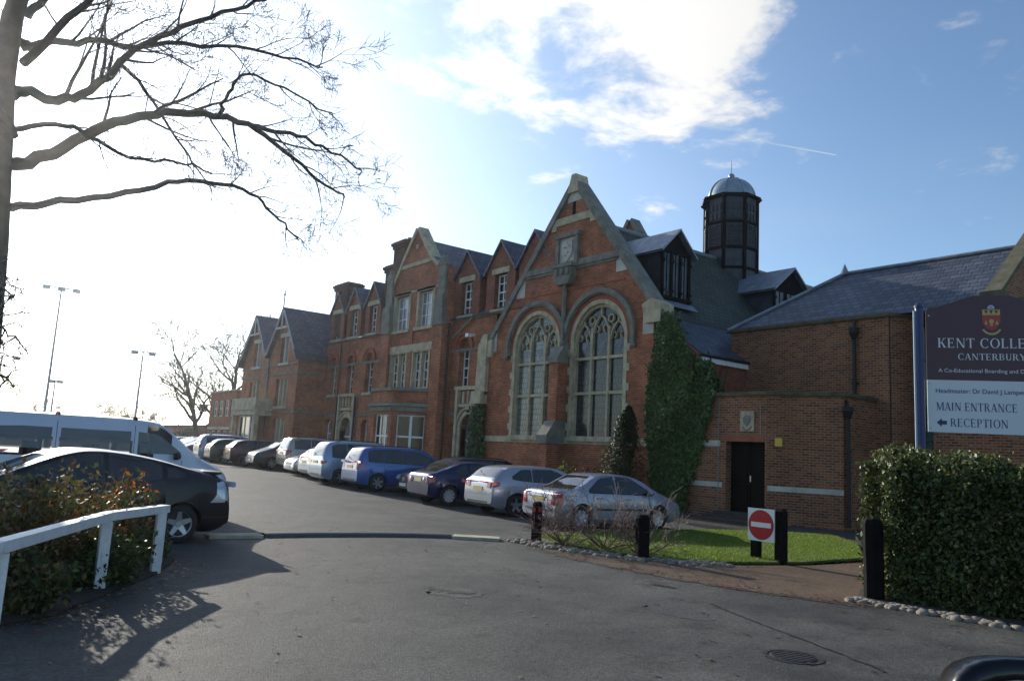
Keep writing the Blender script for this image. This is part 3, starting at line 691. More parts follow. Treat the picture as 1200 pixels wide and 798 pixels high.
for k in range(8):
    a = A0 + (k+.5)*math.pi/4; ap = TR*math.cos(math.pi/8); n = Vector((math.cos(a), math.sin(a), 0))
    Ft = Frame(Vector((TX,TY,0))+n*ap, (-math.sin(a), math.cos(a), 0)); Ft.n = n
    for j in range(9): v = 12.85+j*.12; Ft.prism(mb, [(-.36,v), (.36,v), (.36,v+.05), (-.36,v+.05)], -.0, .07)
    for u in (-.36, .36): Ft.box(mb, u-.03, u+.03, 12.8, 14.0, 0, .09)
    Ft.ring(mb, -.18, 13.78, .14, .19, 0, .09, 0, 180, 8); Ft.ring(mb, .18, 13.78, .14, .19, 0, .09, 0, 180, 8)
    for i in range(3):
        for j in range(2): Ft.box(mb, -.34+i*.26, -.34+i*.26+.16, 14.25+j*.5, 14.6+j*.5, 0, .05)
mb.build('louvre', mat('louvre_paint', (.030,.034,.042), .6, var=.4, vscale=6), tur)
mb = MB(); prof = [(1.30,15.45)] + [(1.24*math.cos(t), 15.5+1.27*math.sin(t)) for t in np.linspace(0, 1.50, 14)] + [(.02,16.79)]
mb.lathe(prof, (TX,TY,0), 32); dome = mb.build('dome', ZINC, tur, smooth=True)
mb = MB()
for k in range(8):
    a = A0+k*math.pi/4; mb.tube([(TX+1.26*math.cos(t)*math.cos(a), TY+1.26*math.cos(t)*math.sin(a), 15.5+1.29*math.sin(t)) for t in np.linspace(0, 1.45, 10)], .035, 5)
mb.build('dome_rib', ZINC, dome)
mb = MB(); mb.lathe([(.20,16.7),(.24,16.79),(.11,16.86),(.18,16.93),(.12,17.03),(.02,17.08),(.013,17.8)], (TX,TY,0), 12); mb.build('finial', LEAD, dome, smooth=True)

# ------------------------------------------------------------------ the long school block
blk = thing('school_block', 'long red brick school block with sash windows and wall dormers', 'school building', (22.2, 40, 0)); blk['world_children'] = 1
BX = 22.15
B = Frame((BX,0,0), (0,1,0)); B.n = Vector((-1,0,0))
EV = 8.6
f1 = [(32.95,'r'), (43.33,'l'), (45.92,'l'), (48.4,'l')]
holesR, holesL = [], []
for c, s in f1:
    h = arch(c-.48, c+.48, 5.06, 7.05, 10); (holesR if s == 'r' else holesL).append(h)
gr = {'door_R': arch(31.35, 32.85, .3, 2.9, 12), 'slim_R': arch(33.35, 33.95, 1.2, 3.0, 8, .2)}
gl_ = {'door_L': arch(45.0, 46.6, .3, 2.75, 12), 'w1': arch(48.0, 49.15, 1.4, 3.1, 10, .35), 'w2': arch(42.95, 43.75, 1.4, 3.1, 8, .3)}
mb = MB(); B.wall(mb, [(30.3,0), (34.2,0), (34.2,EV), (30.3,EV)], holesR+list(gr.values()), depth=.4)
B.wall(mb, [(40.8,0), (49.67,0), (49.67,EV), (40.8,EV)], holesL+list(gl_.values()), depth=.4)
mb.build('front_wall', BRICK, blk)
mb = MB()
for c, s in f1:
    B.ring(mb, c, 7.05, .50, .66, 0, .05, 0, 180, 16); B.ring(mb, c, 7.05, .68, .80, 0, .10, -5, 185, 16)
mb.build('brick_arch', BRICK_ARCH, blk)
mb = MB(); B.box(mb, 30.5, 34.2, 6.85, 7.0, 0, .04); B.box(mb, 40.8, 49.67, 6.85, 7.0, 0, .04); B.box(mb, 31, 34.2, 3.62, 3.76, 0, .06); B.box(mb, 40.8, 49.67, 3.62, 3.76, 0, .06); B.box(mb, 31, 34.2, 4.86, 4.96, 0, .05); B.box(mb, 40.8, 49.67, 4.86, 4.96, 0, .05)
B.box(mb, 30.5, 34.2, EV-.12, EV, 0, .10); B.box(mb, 40.8, 49.67, EV-.12, EV, 0, .10); mb.build('string_course', STONE_DK, blk)
for c, s in f1:
    u = c; win(B, blk, u-.42, u+.42, 5.06, 7.0, 2, 4, w=-.28, sash=True); sill(B, blk, c-.6, c+.6, 5.06, .16, .09)
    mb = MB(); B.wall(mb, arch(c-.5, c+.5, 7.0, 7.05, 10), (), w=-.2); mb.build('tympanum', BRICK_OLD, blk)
win(B, blk, 33.38, 33.92, 1.2, 3.0, 1, 3, w=-.3, head=.2, glass=CURTAIN)
win(B, blk, 48.0, 49.15, 1.4, 3.1, 2, 3, w=-.3, head=.35, glass=CURTAIN); win(B, blk, 42.95, 43.75, 1.4, 3.1, 1, 3, w=-.3, head=.3, glass=CURTAIN)
# wall dormers
def wall_dormer(c, hw=1.16, z0=EV, ze=10.72, za=12.15, hole=True):
    D = MB(); B.wall(D, [(c-hw,z0), (c+hw,z0), (c+hw,ze), (c,za), (c-hw,ze)], [rect(c-.48,c+.48,8.72,10.5)] if hole else (), depth=.4, w=.02)
    for u in (c-hw, c+hw):
        D.quad(B.p(u,z0,.02), B.p(u,ze,.02), B.p(u,ze,-2.6), B.p(u,z0,-2.6))
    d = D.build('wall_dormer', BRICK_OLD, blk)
    Rf = MB(); o = .14; k = (za-ze)/hw
    for s in (-1, 1):
        a, b = (c, za+.06), (c+s*(hw+.16), za+.06-k*(hw+.16))
        Rf.quad(B.p(*a,.02+o), B.p(*a,-3.6), B.p(*b,-3.6), B.p(*b,.02+o)); Rf.quad(B.p(a[0],a[1]-.12,.02+o), B.p(a[0],a[1]-.12,-3.6), B.p(b[0],b[1]-.12,-3.6), B.p(b[0],b[1]-.12,.02+o))
        Rf.quad(B.p(*a,.02+o), B.p(*b,.02+o), B.p(b[0],b[1]-.12,.02+o), B.p(a[0],a[1]-.12,.02+o))
    Rf.build('dormer_roof', SLATE, d)
    if hole:
        win(B, d, c-.44, c+.44, 8.74, 10.48, 2, 4, w=-.2, sash=True, name='sash_window')
        mb = MB(); B.box(mb, c-.72, c+.72, 10.5, 10.78, -.2, .06); mb.build('lintel', STONE, d)
        sill(B, d, c-.7, c+.7, 8.73, .18, .1)
for c in (33.05, 30.15): wall_dormer(c)
wall_dormer(27.55, hole=False)
for c in (48.4, 45.92, 43.33): wall_dormer(c, hw=1.0, ze=10.6, za=11.95)
mb = MB(); B_ = BX
mb.quad((BX-.2,27,EV-.05), (BX-.2,49.67,EV-.05), (26.6,49.67,12.3), (26.6,27,12.3)); mb.quad((31.4,27,EV), (31.4,49.67,EV), (26.6,49.67,12.3), (26.6,27,12.3)); mb.quad((BX,49.67,0), (31,49.67,0), (31,49.67,EV), (BX,49.67,EV)); mb.build('roof', SLATE, blk)
# projecting middle bay under its own steep gable
MX = 21.7
Mf = Frame((MX,0,0), (0,1,0)); Mf.n = Vector((-1,0,0))
mp = [(34.2,0), (40.8,0), (40.8,10.9), (39.95,11.2), (39.2,12.2), (37.65,14.1), (36.05,12.2), (35.35,11.6), (34.2,11.5)]
w2 = [rect(38.15,39.7,8.42,10.42), rect(35.6,37.1,8.42,10.42)]; w1 = [rect(38.15,39.75,5.05,7.02), rect(35.7,37.3,5.05,7.02)]
mb = MB(); Mf.wall(mb, mp, w2+w1+[rect(36.0,39.4,.6,3.6)], depth=.35, thick=.5)
mb.build('middle_bay', BRICK, blk)
mb = MB(); Mf.box(mb, 39.85, 40.8, 0, 8.3, 0, .22); Mf.box(mb, 34.2, 35.1, 0, 8.3, 0, .22); Mf.box(mb, 37.45, 37.85, 4.95, 8.3, 0, .08); mb.build('pilaster', BRICK, blk)
mb = MB()
for u0, u1 in ((39.8,40.85), (34.15,35.15)):
    Mf.prism(mb, [(u0,8.3), (u1,8.3), (u1-.12,9.9), (u0+.12,9.9)], 0, .30); Mf.box(mb, u0+.16, u1-.16, 9.9, 11.55, 0, .16); Mf.prism(mb, [(u0+.1,11.55), (u1-.1,11.55), ((u0+u1)/2,12.1)], -.1, .2)
mb.build('pilaster_cap', STONE_DK, blk)
mb = MB()
def sloped(fr, mb, a, b, th, w0, w1):
    a, b = Vector(a), Vector(b); d = (b-a).normalized(); n = Vector((-d.y, d.x)); n = n if n.y > 0 else -n
    fr.prism(mb, [tuple(a), tuple(b), tuple(b+n*th), tuple(a+n*th)], w0, w1)
sloped(Mf, mb, (36.05,12.15), (37.65,14.1), .22, -.5, .12); sloped(Mf, mb, (37.65,14.1), (39.2,12.15), .22, -.505, .115); sloped(Mf, mb, (39.2,12.15), (39.98,11.15), .2, -.5, .1); sloped(Mf, mb, (35.3,11.6), (36.05,12.15), .18, -.5, .1)
Mf.box(mb, 36.0, 39.25, 12.0, 12.22, 0, .06); Mf.box(mb, 37.5, 37.8, 13.0, 13.25, 0, .05)
Mf.box(mb, 35.2, 39.9, 7.08, 7.5, 0, .10); Mf.box(mb, 35.2, 39.9, 10.45, 10.6, 0, .05)
mb.build('stone_dressing', STONE, blk)
for r_ in w2+w1:
    u0, u1, v0, v1 = r_[0][0], r_[1][0], r_[0][1], r_[2][1]
    mb = MB(); Mf.box(mb, u0-.18, u0+.02, v0, v1, -.2, .03); Mf.box(mb, u1-.02, u1+.18, v0, v1, -.2, .03); Mf.box(mb, u0-.22, u1+.22, v1, v1+.2, -.2, .05); Mf.box(mb, u0-.25, u1+.25, v0-.18, v0, -.2, .12)
    if v0 < 6: Mf.box(mb, (u0+u1)/2-.1, (u0+u1)/2+.1, v0, v1, -.3, .0)
    sd = mb.build('window_surround', STONE, blk)
    if v0 < 6:
        c = (u0+u1)/2; win(Mf, sd, u0+.02, c-.1, v0, v1, 2, 4, w=-.2, sash=True, name='sash_window'); win(Mf, sd, c+.1, u1-.02, v0, v1, 2, 4, w=-.2, sash=True, name='sash_window')
    else: win(Mf, sd, u0+.02, u1-.02, v0, v1, 3, 3, w=-.2, glass=CURTAIN, name='casement_window', mull=1)
mb = MB(); mb.quad((MX,34.2,10.9), (MX,37.5,13.6), (27,37.5,13.6), (27,34.2,10.9)); mb.quad((MX,40.8,10.9), (MX,37.5,13.6), (27,37.5,13.6), (27,40.8,10.9)); mb.quad((BX,34.21,EV), (BX+3,34.21,EV), (BX+3,34.21,11), (BX,34.21,11)); mb.quad((BX,40.79,EV), (BX+3,40.79,EV), (BX+3,40.79,11), (BX,40.79,11)); mb.build('bay_roof', SLATE, blk)
# canted ground floor bay window
bp = [(21.7,35.15), (20.25,36.65), (20.25,38.85), (21.7,40.35)]
bay = MB(); bw = []
for i in range(3):
    a, b = Vector((*bp[i],0)), Vector((*bp[i+1],0)); fr = Frame(a, b-a); fr.n = Vector((0,0,1)).cross((b-a).normalized()); ln = (b-a).length
    if fr.n.x > 0 or (i == 0 and fr.n.y > 0): fr.n = -fr.n
    h = rect(.28, ln-.28, 1.25, 3.55) if i != 2 else rect(.3, ln-.3, 1.25, 3.55)
    fr.wall(bay, [(0,0), (ln,0), (ln,4.85), (0,4.85)], [h], depth=.3); bw.append((fr, h, ln))
bo = bay.build('bay_window', BRICK, blk)
mb = MB(); cap = MB()
for fr, h, ln in bw:
    fr.box(mb, -.08, ln+.08, 3.72, 3.98, 0, .10); fr.box(mb, -.12, ln+.12, 3.98, 4.14, 0, .24); fr.box(mb, -.08, ln+.08, 4.80, 4.96, -.3, .14)
    win(fr, bo, h[0][0], h[1][0], 1.25, 3.55, 2 if fr is bw[0][0] else 3, 2, w=-.16, bar=.09, name='casement_window', mull=1, glass=GLASS); fr.box(mb, .2, ln-.2, 1.1, 1.25, -.1, .1)
mb.build('bay_cornice', STONE_DK, bo)
cap.add([(x,y,4.82) for x,y in bp], [(0,1,2,3)]); cap.build('bay_roof', LEAD, bo)
# stone door surrounds
for (c, dz, key) in ((32.1, 2.9, 'R'), (45.8, 2.75, 'L')):
    mb = MB(); r = .75 if key == 'R' else .8
    B.ring(mb, c, dz, r, r+.22, -.3, .10, 0, 180, 18); B.ring(mb, c, dz, r+.24, r+.36, 0, .16, 0, 180, 18); B.box(mb, c-r-.22, c-r, .3, dz, -.3, .10); B.box(mb, c+r, c+r+.22, .3, dz, -.3, .10)
    B.box(mb, c-1.15, c-.95, .3, 4.9, 0, .2); B.box(mb, c+.95, c+1.15, .3, 4.9, 0, .2); B.box(mb, c-1.15, c+1.15, 4.0, 4.15, 0, .12); B.box(mb, c-1.2, c+1.2, 4.85, 5.02, 0, .22)
    for k in range(4): B.box(mb, c-.72+k*.42, c-.55+k*.42, 4.2, 4.8, 0, .08)
    ds = mb.build('door_surround', STONE, blk)
    mb = MB(); B.wall(mb, arch(c-r, c+r, .3, dz, 12), (), w=-.34); do = mb.build('door', mat('pale_grey_door', (.20,.23,.25), .3, var=.2), ds)
    mb = MB(); B.box(mb, c-.03, c+.03, .3, dz+r-.05, -.34, -.3); B.box(mb, c-r, c+r, 2.3, 2.4, -.34, -.29)
    for s in (-1, 1): B.box(mb, c+s*.4-.22, c+s*.4+.22, .5, 1.2, -.335, -.31)
    mb.build('door_panel', WHITE, do)
# pale buttress beside the gable
mb = MB(); B.prism(mb, [(30.55,4.55), (31.35,4.55), (31.25,7.0), (30.9,7.5), (30.55,7.5)], 0, .35); B.prism(mb, [(30.55,4.1), (31.45,4.1), (31.35,4.7), (30.55,4.7)], 0, .55); mb.build('buttress', STONE, blk)
# chimneys
BRICK_SOOT = coursed('chimney_brick', (.13,.055,.036), (.075,.036,.026), (.12,.10,.08), .235, .08, .008, wvar=.5, wscale=1.0)
for (y0, y1, x0, x1, zt) in ((47.4,49.3,22.2,23.2,12.6), (41.35,42.6,22.4,23.4,12.9), (39.55,40.9,21.95,23.0,14.0)):
    mb = MB(); mb.box(x0, x1, y0, y1, 9.0, zt-.45); mb.box(x0-.08, x1+.08, y0-.08, y1+.08, zt-.45, zt-.25); mb.box(x0-.16, x1+.16, y0-.16, y1+.16, zt-.25, zt-.08); mb.box(x0-.06, x1+.06, y0-.06, y1+.06, zt-.08, zt)
    ch = mb.build('chimney', BRICK_SOOT, blk)
    if y0 > 47: continue
    mb = MB(); mb.lathe([(.14,zt),(.12,zt+.22),(.15,zt+.23),(.11,zt+.26)], ((x0+x1)/2, y0+(y1-y0)*.35, 0), 10); mb.build('chimney_pot', BRICK_OLD, ch, smooth=True)
for (y, z1) in ((34.05,8.4), (40.95,8.5), (47.2,8.5), (44.6,4.8)):
    mb = MB(); mb.tube([(BX-.32 if y in (34.05,40.95) else BX-.14, y, .3), (BX-.32 if y in (34.05,40.95) else BX-.14, y, z1)], .055, 8); mb.build('downpipe', IRON, blk)
mb = MB(); mb.tube([(BX-.12,32.2,8.55), (BX-.14,34.0,7.6)], .04, 6); mb.build('waste_pipe', mat('grey_pipe', (.3,.28,.26), .6), blk)
mb = MB(); mb.tube([(BX-.1,32.0,7.6), (BX-.45,31.95,7.55)], .07, 6); mb.box(BX-.6, BX-.35, 31.85, 32.1, 7.45, 7.62); mb.build('floodlight', WHITE, blk)

# ------------------------------------------------------------------ the twin-gabled wing
wg = thing('twin_gabled_wing', 'brick wing with two steep slate gables at the far end of the block', 'wing', (20.2, 55, 0)); wg['world_children'] = 1
WX = 20.18
Wf = Frame((WX,0,0), (0,1,0)); Wf.n = Vector((-1,0,0))
hs = []; spec_ = []
for c in (52.25, 57.55):
    for (u0, u1, v0, v1) in ((c-.75,c+.75,7.2,9.0), (c-1.05,c+1.05,4.2,6.1)): hs.append(rect(u0,u1,v0,v1)); spec_.append((u0,u1,v0,v1))
hs.append(rect(51.1,53.2,1.5,3.35)); spec_.append((51.1,53.2,1.5,3.35))
mb = MB(); Wf.wall(mb, [(49.67,0), (60.4,0), (60.4,7.7), (57.63,10.9), (55.0,7.7), (52.33,10.9), (49.67,7.7)], hs, depth=.3)
mb.quad((WX,49.67,0), (31,49.67,0), (31,49.67,7.75), (WX,49.67,7.75)); mb.quad((WX,60.4,0), (31,60.4,0), (31,60.4,7.75), (WX,60.4,7.75)); mb.build('front_wall', BRICK, wg)
for (u0, u1, v0, v1) in spec_:
    mb = MB(); n = 2 if v0 > 7 else 3
    for k in range(1, n): u = u0+(u1-u0)*k/n; Wf.box(mb, u-.09, u+.09, v0, v1, -.28, .0)
    Wf.box(mb, u0-.15, u1+.15, v0-.16, v0, -.2, .08)
    if v0 > 7: Wf.box(mb, u0-.15, u1+.15, v1, v1+.28, -.2, .05)
    ws = mb.build('window_surround', STONE_PALE if v0 > 7 else STONE, wg)
    for k in range(n): 
        a, b = u0+(u1-u0)*k/n+.09, u0+(u1-u0)*(k+1)/n-.09; win(Wf, ws, a, b, v0, v1, 1, 2, w=-.2, name='sash_window', glass=GLASS)
mb = MB()
for v in (3.75, 6.35, 7.0): Wf.box(mb, 49.67, 60.4, v, v+.12, 0, .06); mb.box(WX-.06, 22.1, 49.61, 49.67, v, v+.12)
Wf.box(mb, 54.85, 55.15, .3, 7.7, 0, .09); mb.build('string_course', STONE_DK, wg)
for c in (52.33, 57.65):
    mb = MB(); o = .4; hw = 2.67; k = 3.25/2.67
    for s in (-1, 1):
        a, b = (c, 11.08), (c+s*(hw+(.35 if abs(c+s*hw-55) > 1 else 0)), 11.08-k*(hw+(.35 if abs(c+s*hw-55) > 1 else 0)))
        mb.quad(Wf.p(*a,o), Wf.p(*a,-11), Wf.p(*b,-11), Wf.p(*b,o)); mb.quad(Wf.p(a[0],a[1]-.16,o), Wf.p(a[0],a[1]-.16,-11), Wf.p(b[0],b[1]-.16,-11), Wf.p(b[0],b[1]-.16,o)); mb.quad(Wf.p(*a,o), Wf.p(*b,o), Wf.p(b[0],b[1]-.16,o), Wf.p(a[0],a[1]-.16,o))
    mb.build('roof', SLATE, wg)
    mb = MB()
    for s in (-1, 1): sloped(Wf, mb, (c+s*.1,10.75), (c+s*2.5,7.85), .14, .32, .39)
    Wf.box(mb, c-.05, c+.05, 9.5, 10.8, .32, .38); Wf.box(mb, c-.9, c+.9, 9.55, 9.67, .32, .38)
    mb.build('bargeboard', mat('bargeboard_paint', (.45,.47,.46), .6, var=.3), wg)
mb = MB(); mb.tube([(WX-.35,52.33,11.0), (WX-.35,52.33,12.25)], .04, 6); mb.lathe([(.02,-.1),(.1,0),(.02,.1)], (WX-.35,52.33,11.95), 8); mb.build('finial', IRON, wg)
mb = MB(); mb.box(19.0, WX, 53.6, 58.4, 3.55, 3.9); mb.box(18.92, WX, 53.5, 58.5, 3.9, 4.02); mb.box(18.98, 19.1, 53.6, 58.4, 4.02, 4.75); mb.box(19.1, WX, 53.6, 53.72, 4.02, 4.75); mb.box(19.1, WX, 58.28, 58.4, 4.02, 4.75)
for y in (53.62,58.12): mb.box(19.02, 19.3, y, y+.26, 0, 3.55)
po = mb.build('porch', STONE, wg)
mb = MB(); Pf = Frame((19.35,0,0), (0,1,0)); Pf.n = Vector((-1,0,0))
win(Pf, po, 54.0, 55.0, .5, 3.5, 2, 3, w=0, name='porch_window', bar=.08); win(Pf, po, 55.4, 57.6, .5, 3.5, 2, 2, w=0, name='porch_door', bar=.1)

# ------------------------------------------------------------------ the brick annexe on the right
an = thing('brick_annexe', 'orange brown brick annexe with slate roof and dark double doors', 'annexe', (25, 14, 0)); an['world_children'] = 1
AX = 25.02
Af = Frame((AX,0,0), (0,1,0)); Af.n = Vector((-1,0,0))
AT = 6.9
mb = MB(); Af.wall(mb, [(12.53,0), (18.7,0), (18.7,AT), (12.53,AT)], ())
mb.quad((25.02,12.53,0), (25.73,12.07,0), (25.73,12.07,AT), (25.02,12.53,AT)); mb.quad((25.73,12.07,0), (25.73,12.07,AT), (26.3,12.07,AT), (26.3,12.07,0))
Af.wall(mb, [(2.0,0), (11.2,0), (11.2,AT), (2.0,AT)], ()); mb.quad((25.02,11.2,0), (26.3,11.2,0), (26.3,11.2,AT), (25.02,11.2,AT)); mb.build('wall', BRICK_TAN, an)
mb = MB(); Ch = Frame((25.02,12.53,0), (.71,-.46,0)); Ch.n = Vector((-.46,-.71,0)).normalized()
Ch.box(mb, .0, .04, 0, AT, 0, .012); Af.box(mb, 8.2, 8.26, 0, AT, 0, .012); mb.build('joint', IRON, an)
mb = MB(); mb.quad((26.0,12.07,.3), (26.0,11.2,.3), (26.0,11.2,6.6), (26.0,12.07,6.6)); gw = mb.build('tall_window', TEAL, an)
mb = MB()
for z in (.3, 1.6, 2.9, 4.2, 5.5, 6.5): mb.box(25.9, 25.99, 11.2, 12.07, z, z+.08)
mb.box(25.9, 25.99, 11.2, 11.28, .3, 6.6); mb.box(25.9, 25.99, 11.99, 12.07, .3, 6.6); mb.build('tall_window_frame', mat('teal_frame', (.03,.12,.12), .4), gw)
mb = MB(); TILE = mat('mossy_tile', (.115,.105,.06), .9, var=.5, vscale=3, bump=.4)
mb.box(24.92, 25.4, 12.5, 18.75, AT, AT+.12)
q = [(24.92,12.5), (25.70,11.97), (26.3,11.97), (26.3,12.5)]; mb.add([(x,y,AT+.002) for x,y in q]+[(x,y,AT+.118) for x,y in q], [(4,5,6,7),(0,1,5,4),(1,2,6,5),(2,3,7,6),(3,0,4,7)])
mb.box(24.92, 25.4, 2.0, 11.25, AT, AT+.12); mb.build('coping', TILE, an)
sl = MB(); sl.quad((25.25,19.2,7.0), (25.25,9.35,7.0), (28.1,9.35,9.35), (28.1,15.75,9.35)); sl.quad((25.25,19.2,7.0), (28.1,15.75,9.35), (31.2,19.2,7.0)); sl.quad((31.2,19.2,7.0), (28.1,15.75,9.35), (28.1,9.35,9.35), (31.2,9.35,7.0)); sl.build('roof', SLATE, an)
mb = MB(); mb.tube([(28.1,15.75,9.4), (28.1,9.35,9.4)], .07, 8); mb.tube([(25.3,19.1,7.08), (28.1,15.75,9.4)], .07, 8); mb.lathe([(.18,9.35),(.1,9.55),(.0,9.8)], (28.1,15.75,0), 6); mb.build('ridge_tile', LEAD, an)
mb = MB(); Gf = Frame((0,9.3,0), (1,0,0)); Gf.n = Vector((0,-1,0))
Gf.prism(mb, [(24.9,6.9), (31.5,6.9), (31.5,7.2), (28.1,9.7), (24.9,7.2)], -.18, .18); gb = mb.build('end_gable', BRICK_TAN, an)
mb = MB(); sloped(Gf, mb, (24.7,7.1), (28.1,9.72), .11, -.24, .24); sloped(Gf, mb, (28.1,9.72), (31.6,7.1), .11, -.245, .235); mb.box(24.6, 25.1, 9.0, 9.6, 7.05, 7.25); mb.build('gable_coping', TILE, gb)
# porch with chamfered corner
PT = 4.12
pp = [(22.0,18.6), (22.0,15.03), (23.16,13.07), (25.02,13.0)]
dh = rect(14.98-.0, 16.62, .32, 2.6)
mb = MB(); Pq = Frame((22.0,0,0), (0,1,0)); Pq.n = Vector((-1,0,0))
Pq.wall(mb, [(15.03,0), (18.6,0), (18.6,PT), (15.03,PT)], [rect(15.1,16.62,.02,2.6)], depth=.4)
c1 = Frame((22.0,15.03,0), (1.16,-1.96,0)); c1.n = Vector((-1.96,-1.16,0)).normalized(); cl = math.hypot(1.16,1.96)
c1.wall(mb, [(0,0), (cl,0), (cl,PT), (0,PT)], ()); mb.quad((23.16,13.07,0), (25.02,13.0,0), (25.02,13.0,PT), (23.16,13.07,PT)); pw = mb.build('porch', BRICK_TAN, an)
mb = MB(); q = [(21.9,18.6), (21.9,15.0), (23.1,12.97), (25.0,12.9), (25.0,18.6)]
mb.add([(x,y,PT) for x,y in q]+[(x,y,PT+.12) for x,y in q], [tuple(range(5)), tuple(range(9,4,-1))]+[(i,(i+1)%5,(i+1)%5+5,i+5) for i in range(5)]); mb.build('porch_coping', TILE, pw)
mb = MB(); Pq.box(mb, 16.75, 18.6, 1.06, 1.22, 0, .012); c1.box(mb, .02, cl, 1.06, 1.22, 0, .012); Pq.box(mb, 16.85, 18.6, 2.42, 2.62, 0, .012); mb.box(24.99, 25.02, 12.53, 13.0, 1.06, 1.22); mb.build('porch_band', STONE_PALE, pw)
mb = MB(); Pq.box(mb, 15.1, 16.62, 2.6, 2.78, 0, .01); mb.build('door_lintel', BRICK_ARCH, pw)
mb = MB(); Pq.box(mb, 15.1, 16.62, .3, 2.6, -.36, -.3); dd = mb.build('double_door', DOORBLK, pw)
mb = MB(); Pq.box(mb, 15.84, 15.88, .3, 2.6, -.3, -.28); Pq.box(mb, 15.1, 16.62, 1.2, 1.26, -.3, -.285)
for a, b in ((15.2,15.76), (15.96,16.52)):
    for v0, v1 in ((.45,1.1), (1.35,2.45)): Pq.box(mb, a, b, v0, v1, -.3, -.285)
mb.build('door_moulding', mat('door_moulding_paint', (.010,.008,.007), .7, spec=.1), dd)
mb = MB(); Pq.box(mb, 15.80, 15.84, 1.3, 1.5, -.3, -.25); mb.build('door_handle', mat('brass', (.6,.55,.45), .3, metal=.8), dd)
mb = MB(); mb.box(21.6, 22.4, 14.9, 16.8, 0, .3); mb.box(21.25, 21.6, 14.9, 17.0, 0, .2); mb.box(20.9, 21.25, 14.9, 17.1, 0, .1); mb.build('step', mat('step_brick', (.07,.05,.042), .9, var=.4, vscale=5), pw)
mb = MB(); Pq.box(mb, 15.5, 16.02, 2.94, 3.6, 0, .05); pl = mb.build('wall_plaque', STONE, pw)
mb = MB(); Pq.ring(mb, 15.76, 3.32, .10, .15, .05, .07, 0, 360, 16); Pq.prism(mb, [(15.64,3.38), (15.88,3.38), (15.88,3.22), (15.76,3.1), (15.64,3.22)], .05, .075); Pq.ring(mb, 15.76, 3.16, .16, .2, .05, .07, 200, 340, 10); mb.build('plaque_carving', STONE_DK, pl)
tagY = MB(); Yf = Frame(c1.p(.36,0,0), c1.t); Yf.n = c1.n
Yf.box(tagY, -.11, .11, 2.48, 2.74, 0, .10); Yf.ring(tagY, 0, 2.61, .03, .05, .10, .11, 0, 360, 12)
tagY.build('alarm_box', mat('yellow_plastic', (.75,.50,.06), .4), pw)
mb = MB(); mb.tube([(22.0-.02,16.9,4.1), (22.0-.02,16.9,.3)], .012, 5); mb.tube([(21.98,16.9,2.8), (21.98,15.05,2.8)], .010, 5); mb.tube([(21.98,15.25,3.8), (21.98,15.25,2.8)], .010, 5); mb.build('cable', mat('grey_cable', (.25,.25,.25), .6), pw)
mb = MB(); mb.tube([(24.93,13.66,.1), (24.93,13.66,6.4)], .055, 8); mb.lathe([(.06,6.2),(.16,6.45),(.17,6.6),(.10,6.62)], (24.90,13.66,0), 8); mb.tube([(24.9,13.66,6.6), (24.98,13.66,6.85)], .05, 6)
for z in (1.4, 3.0, 4.7): mb.box(24.86, 25.02, 13.57, 13.75, z, z+.06)
mb.build('downpipe', IRON, an)
mb = MB(); mb.tube([(23.2,12.93,.1), (23.2,12.93,3.6)], .06, 8); mb.lathe([(.06,3.4),(.16,3.65),(.17,3.8)], (23.2,12.93,0), 8); mb.tube([(23.2,12.93,3.75), (23.3,13.05,4.0)], .05, 6); mb.build('downpipe', IRON, an)

# ------------------------------------------------------------------ far buildings
fb = thing('flat_roofed_block', 'small two storey flat roofed brick block beyond the wing', 'building', (22, 70, 0)); fb['world_children'] = 1
Ff = Frame((22.0,0,0), (0,1,0)); Ff.n = Vector((-1,0,0))
ws = [(67.2+i*1.55, 68.2+i*1.55, 3.75, 5.15) for i in range(4)] + [(67.2+i*1.55, 68.2+i*1.55, 1.2, 2.5) for i in range(4)]
mb = MB(); Ff.wall(mb, rect(66.8,73.9,0,5.9), [rect(*w_) for w_ in ws], depth=.2); mb.quad((22,66.8,0), (30,66.8,0), (30,66.8,5.9), (22,66.8,5.9)); mb.quad((22,73.9,0), (30,73.9,0), (30,73.9,5.9), (22,73.9,5.9)); mb.quad((22,66.8,5.88), (30,66.8,5.88), (30,73.9,5.88), (22,73.9,5.88)); mb.build('wall', BRICK, fb)
for w_ in ws: win(Ff, fb, *w_, 1, 2, w=-.1, glass=CURTAIN)
mb = MB(); Ff.box(mb, 66.7, 74, 5.9, 6.02, -.3, .1); Ff.box(mb, 67.0, 70.0, 2.6, 2.8, 0, .3); Ff.box(mb, 70.3, 73, 2.6, 2.8, 0, .3); mb.build('parapet', STONE_PALE, fb)
hs_ = thing('low_house', 'low house with a pale grey slate roof beyond the car park', 'house', (30, 112, 0)); hs_['world_children'] = 1
mb = MB(); mb.box(30, 38, 101, 122, 0, 3.5); mb.build('wall', BRICK_OLD, hs_)
mb = MB(); mb.quad((29.6,100.6,3.4), (29.6,122.6,3.4), (34,119,5.9), (34,104,5.9)); mb.quad((38.4,100.6,3.4), (38.4,122.6,3.4), (34,119,5.9), (34,104,5.9)); mb.quad((29.6,100.6,3.4), (38.4,100.6,3.4), (34,104,5.9)); mb.quad((29.6,122.6,3.4), (38.4,122.6,3.4), (34,119,5.9)); mb.build('roof', mat('pale_slate', (.20,.21,.23), .45, var=.25, vscale=1.5), hs_)
mb = MB(); mb.box(33.6, 34.4, 116.5, 118, 5.5, 6.6); mb.build('chimney', BRICK_OLD, hs_)
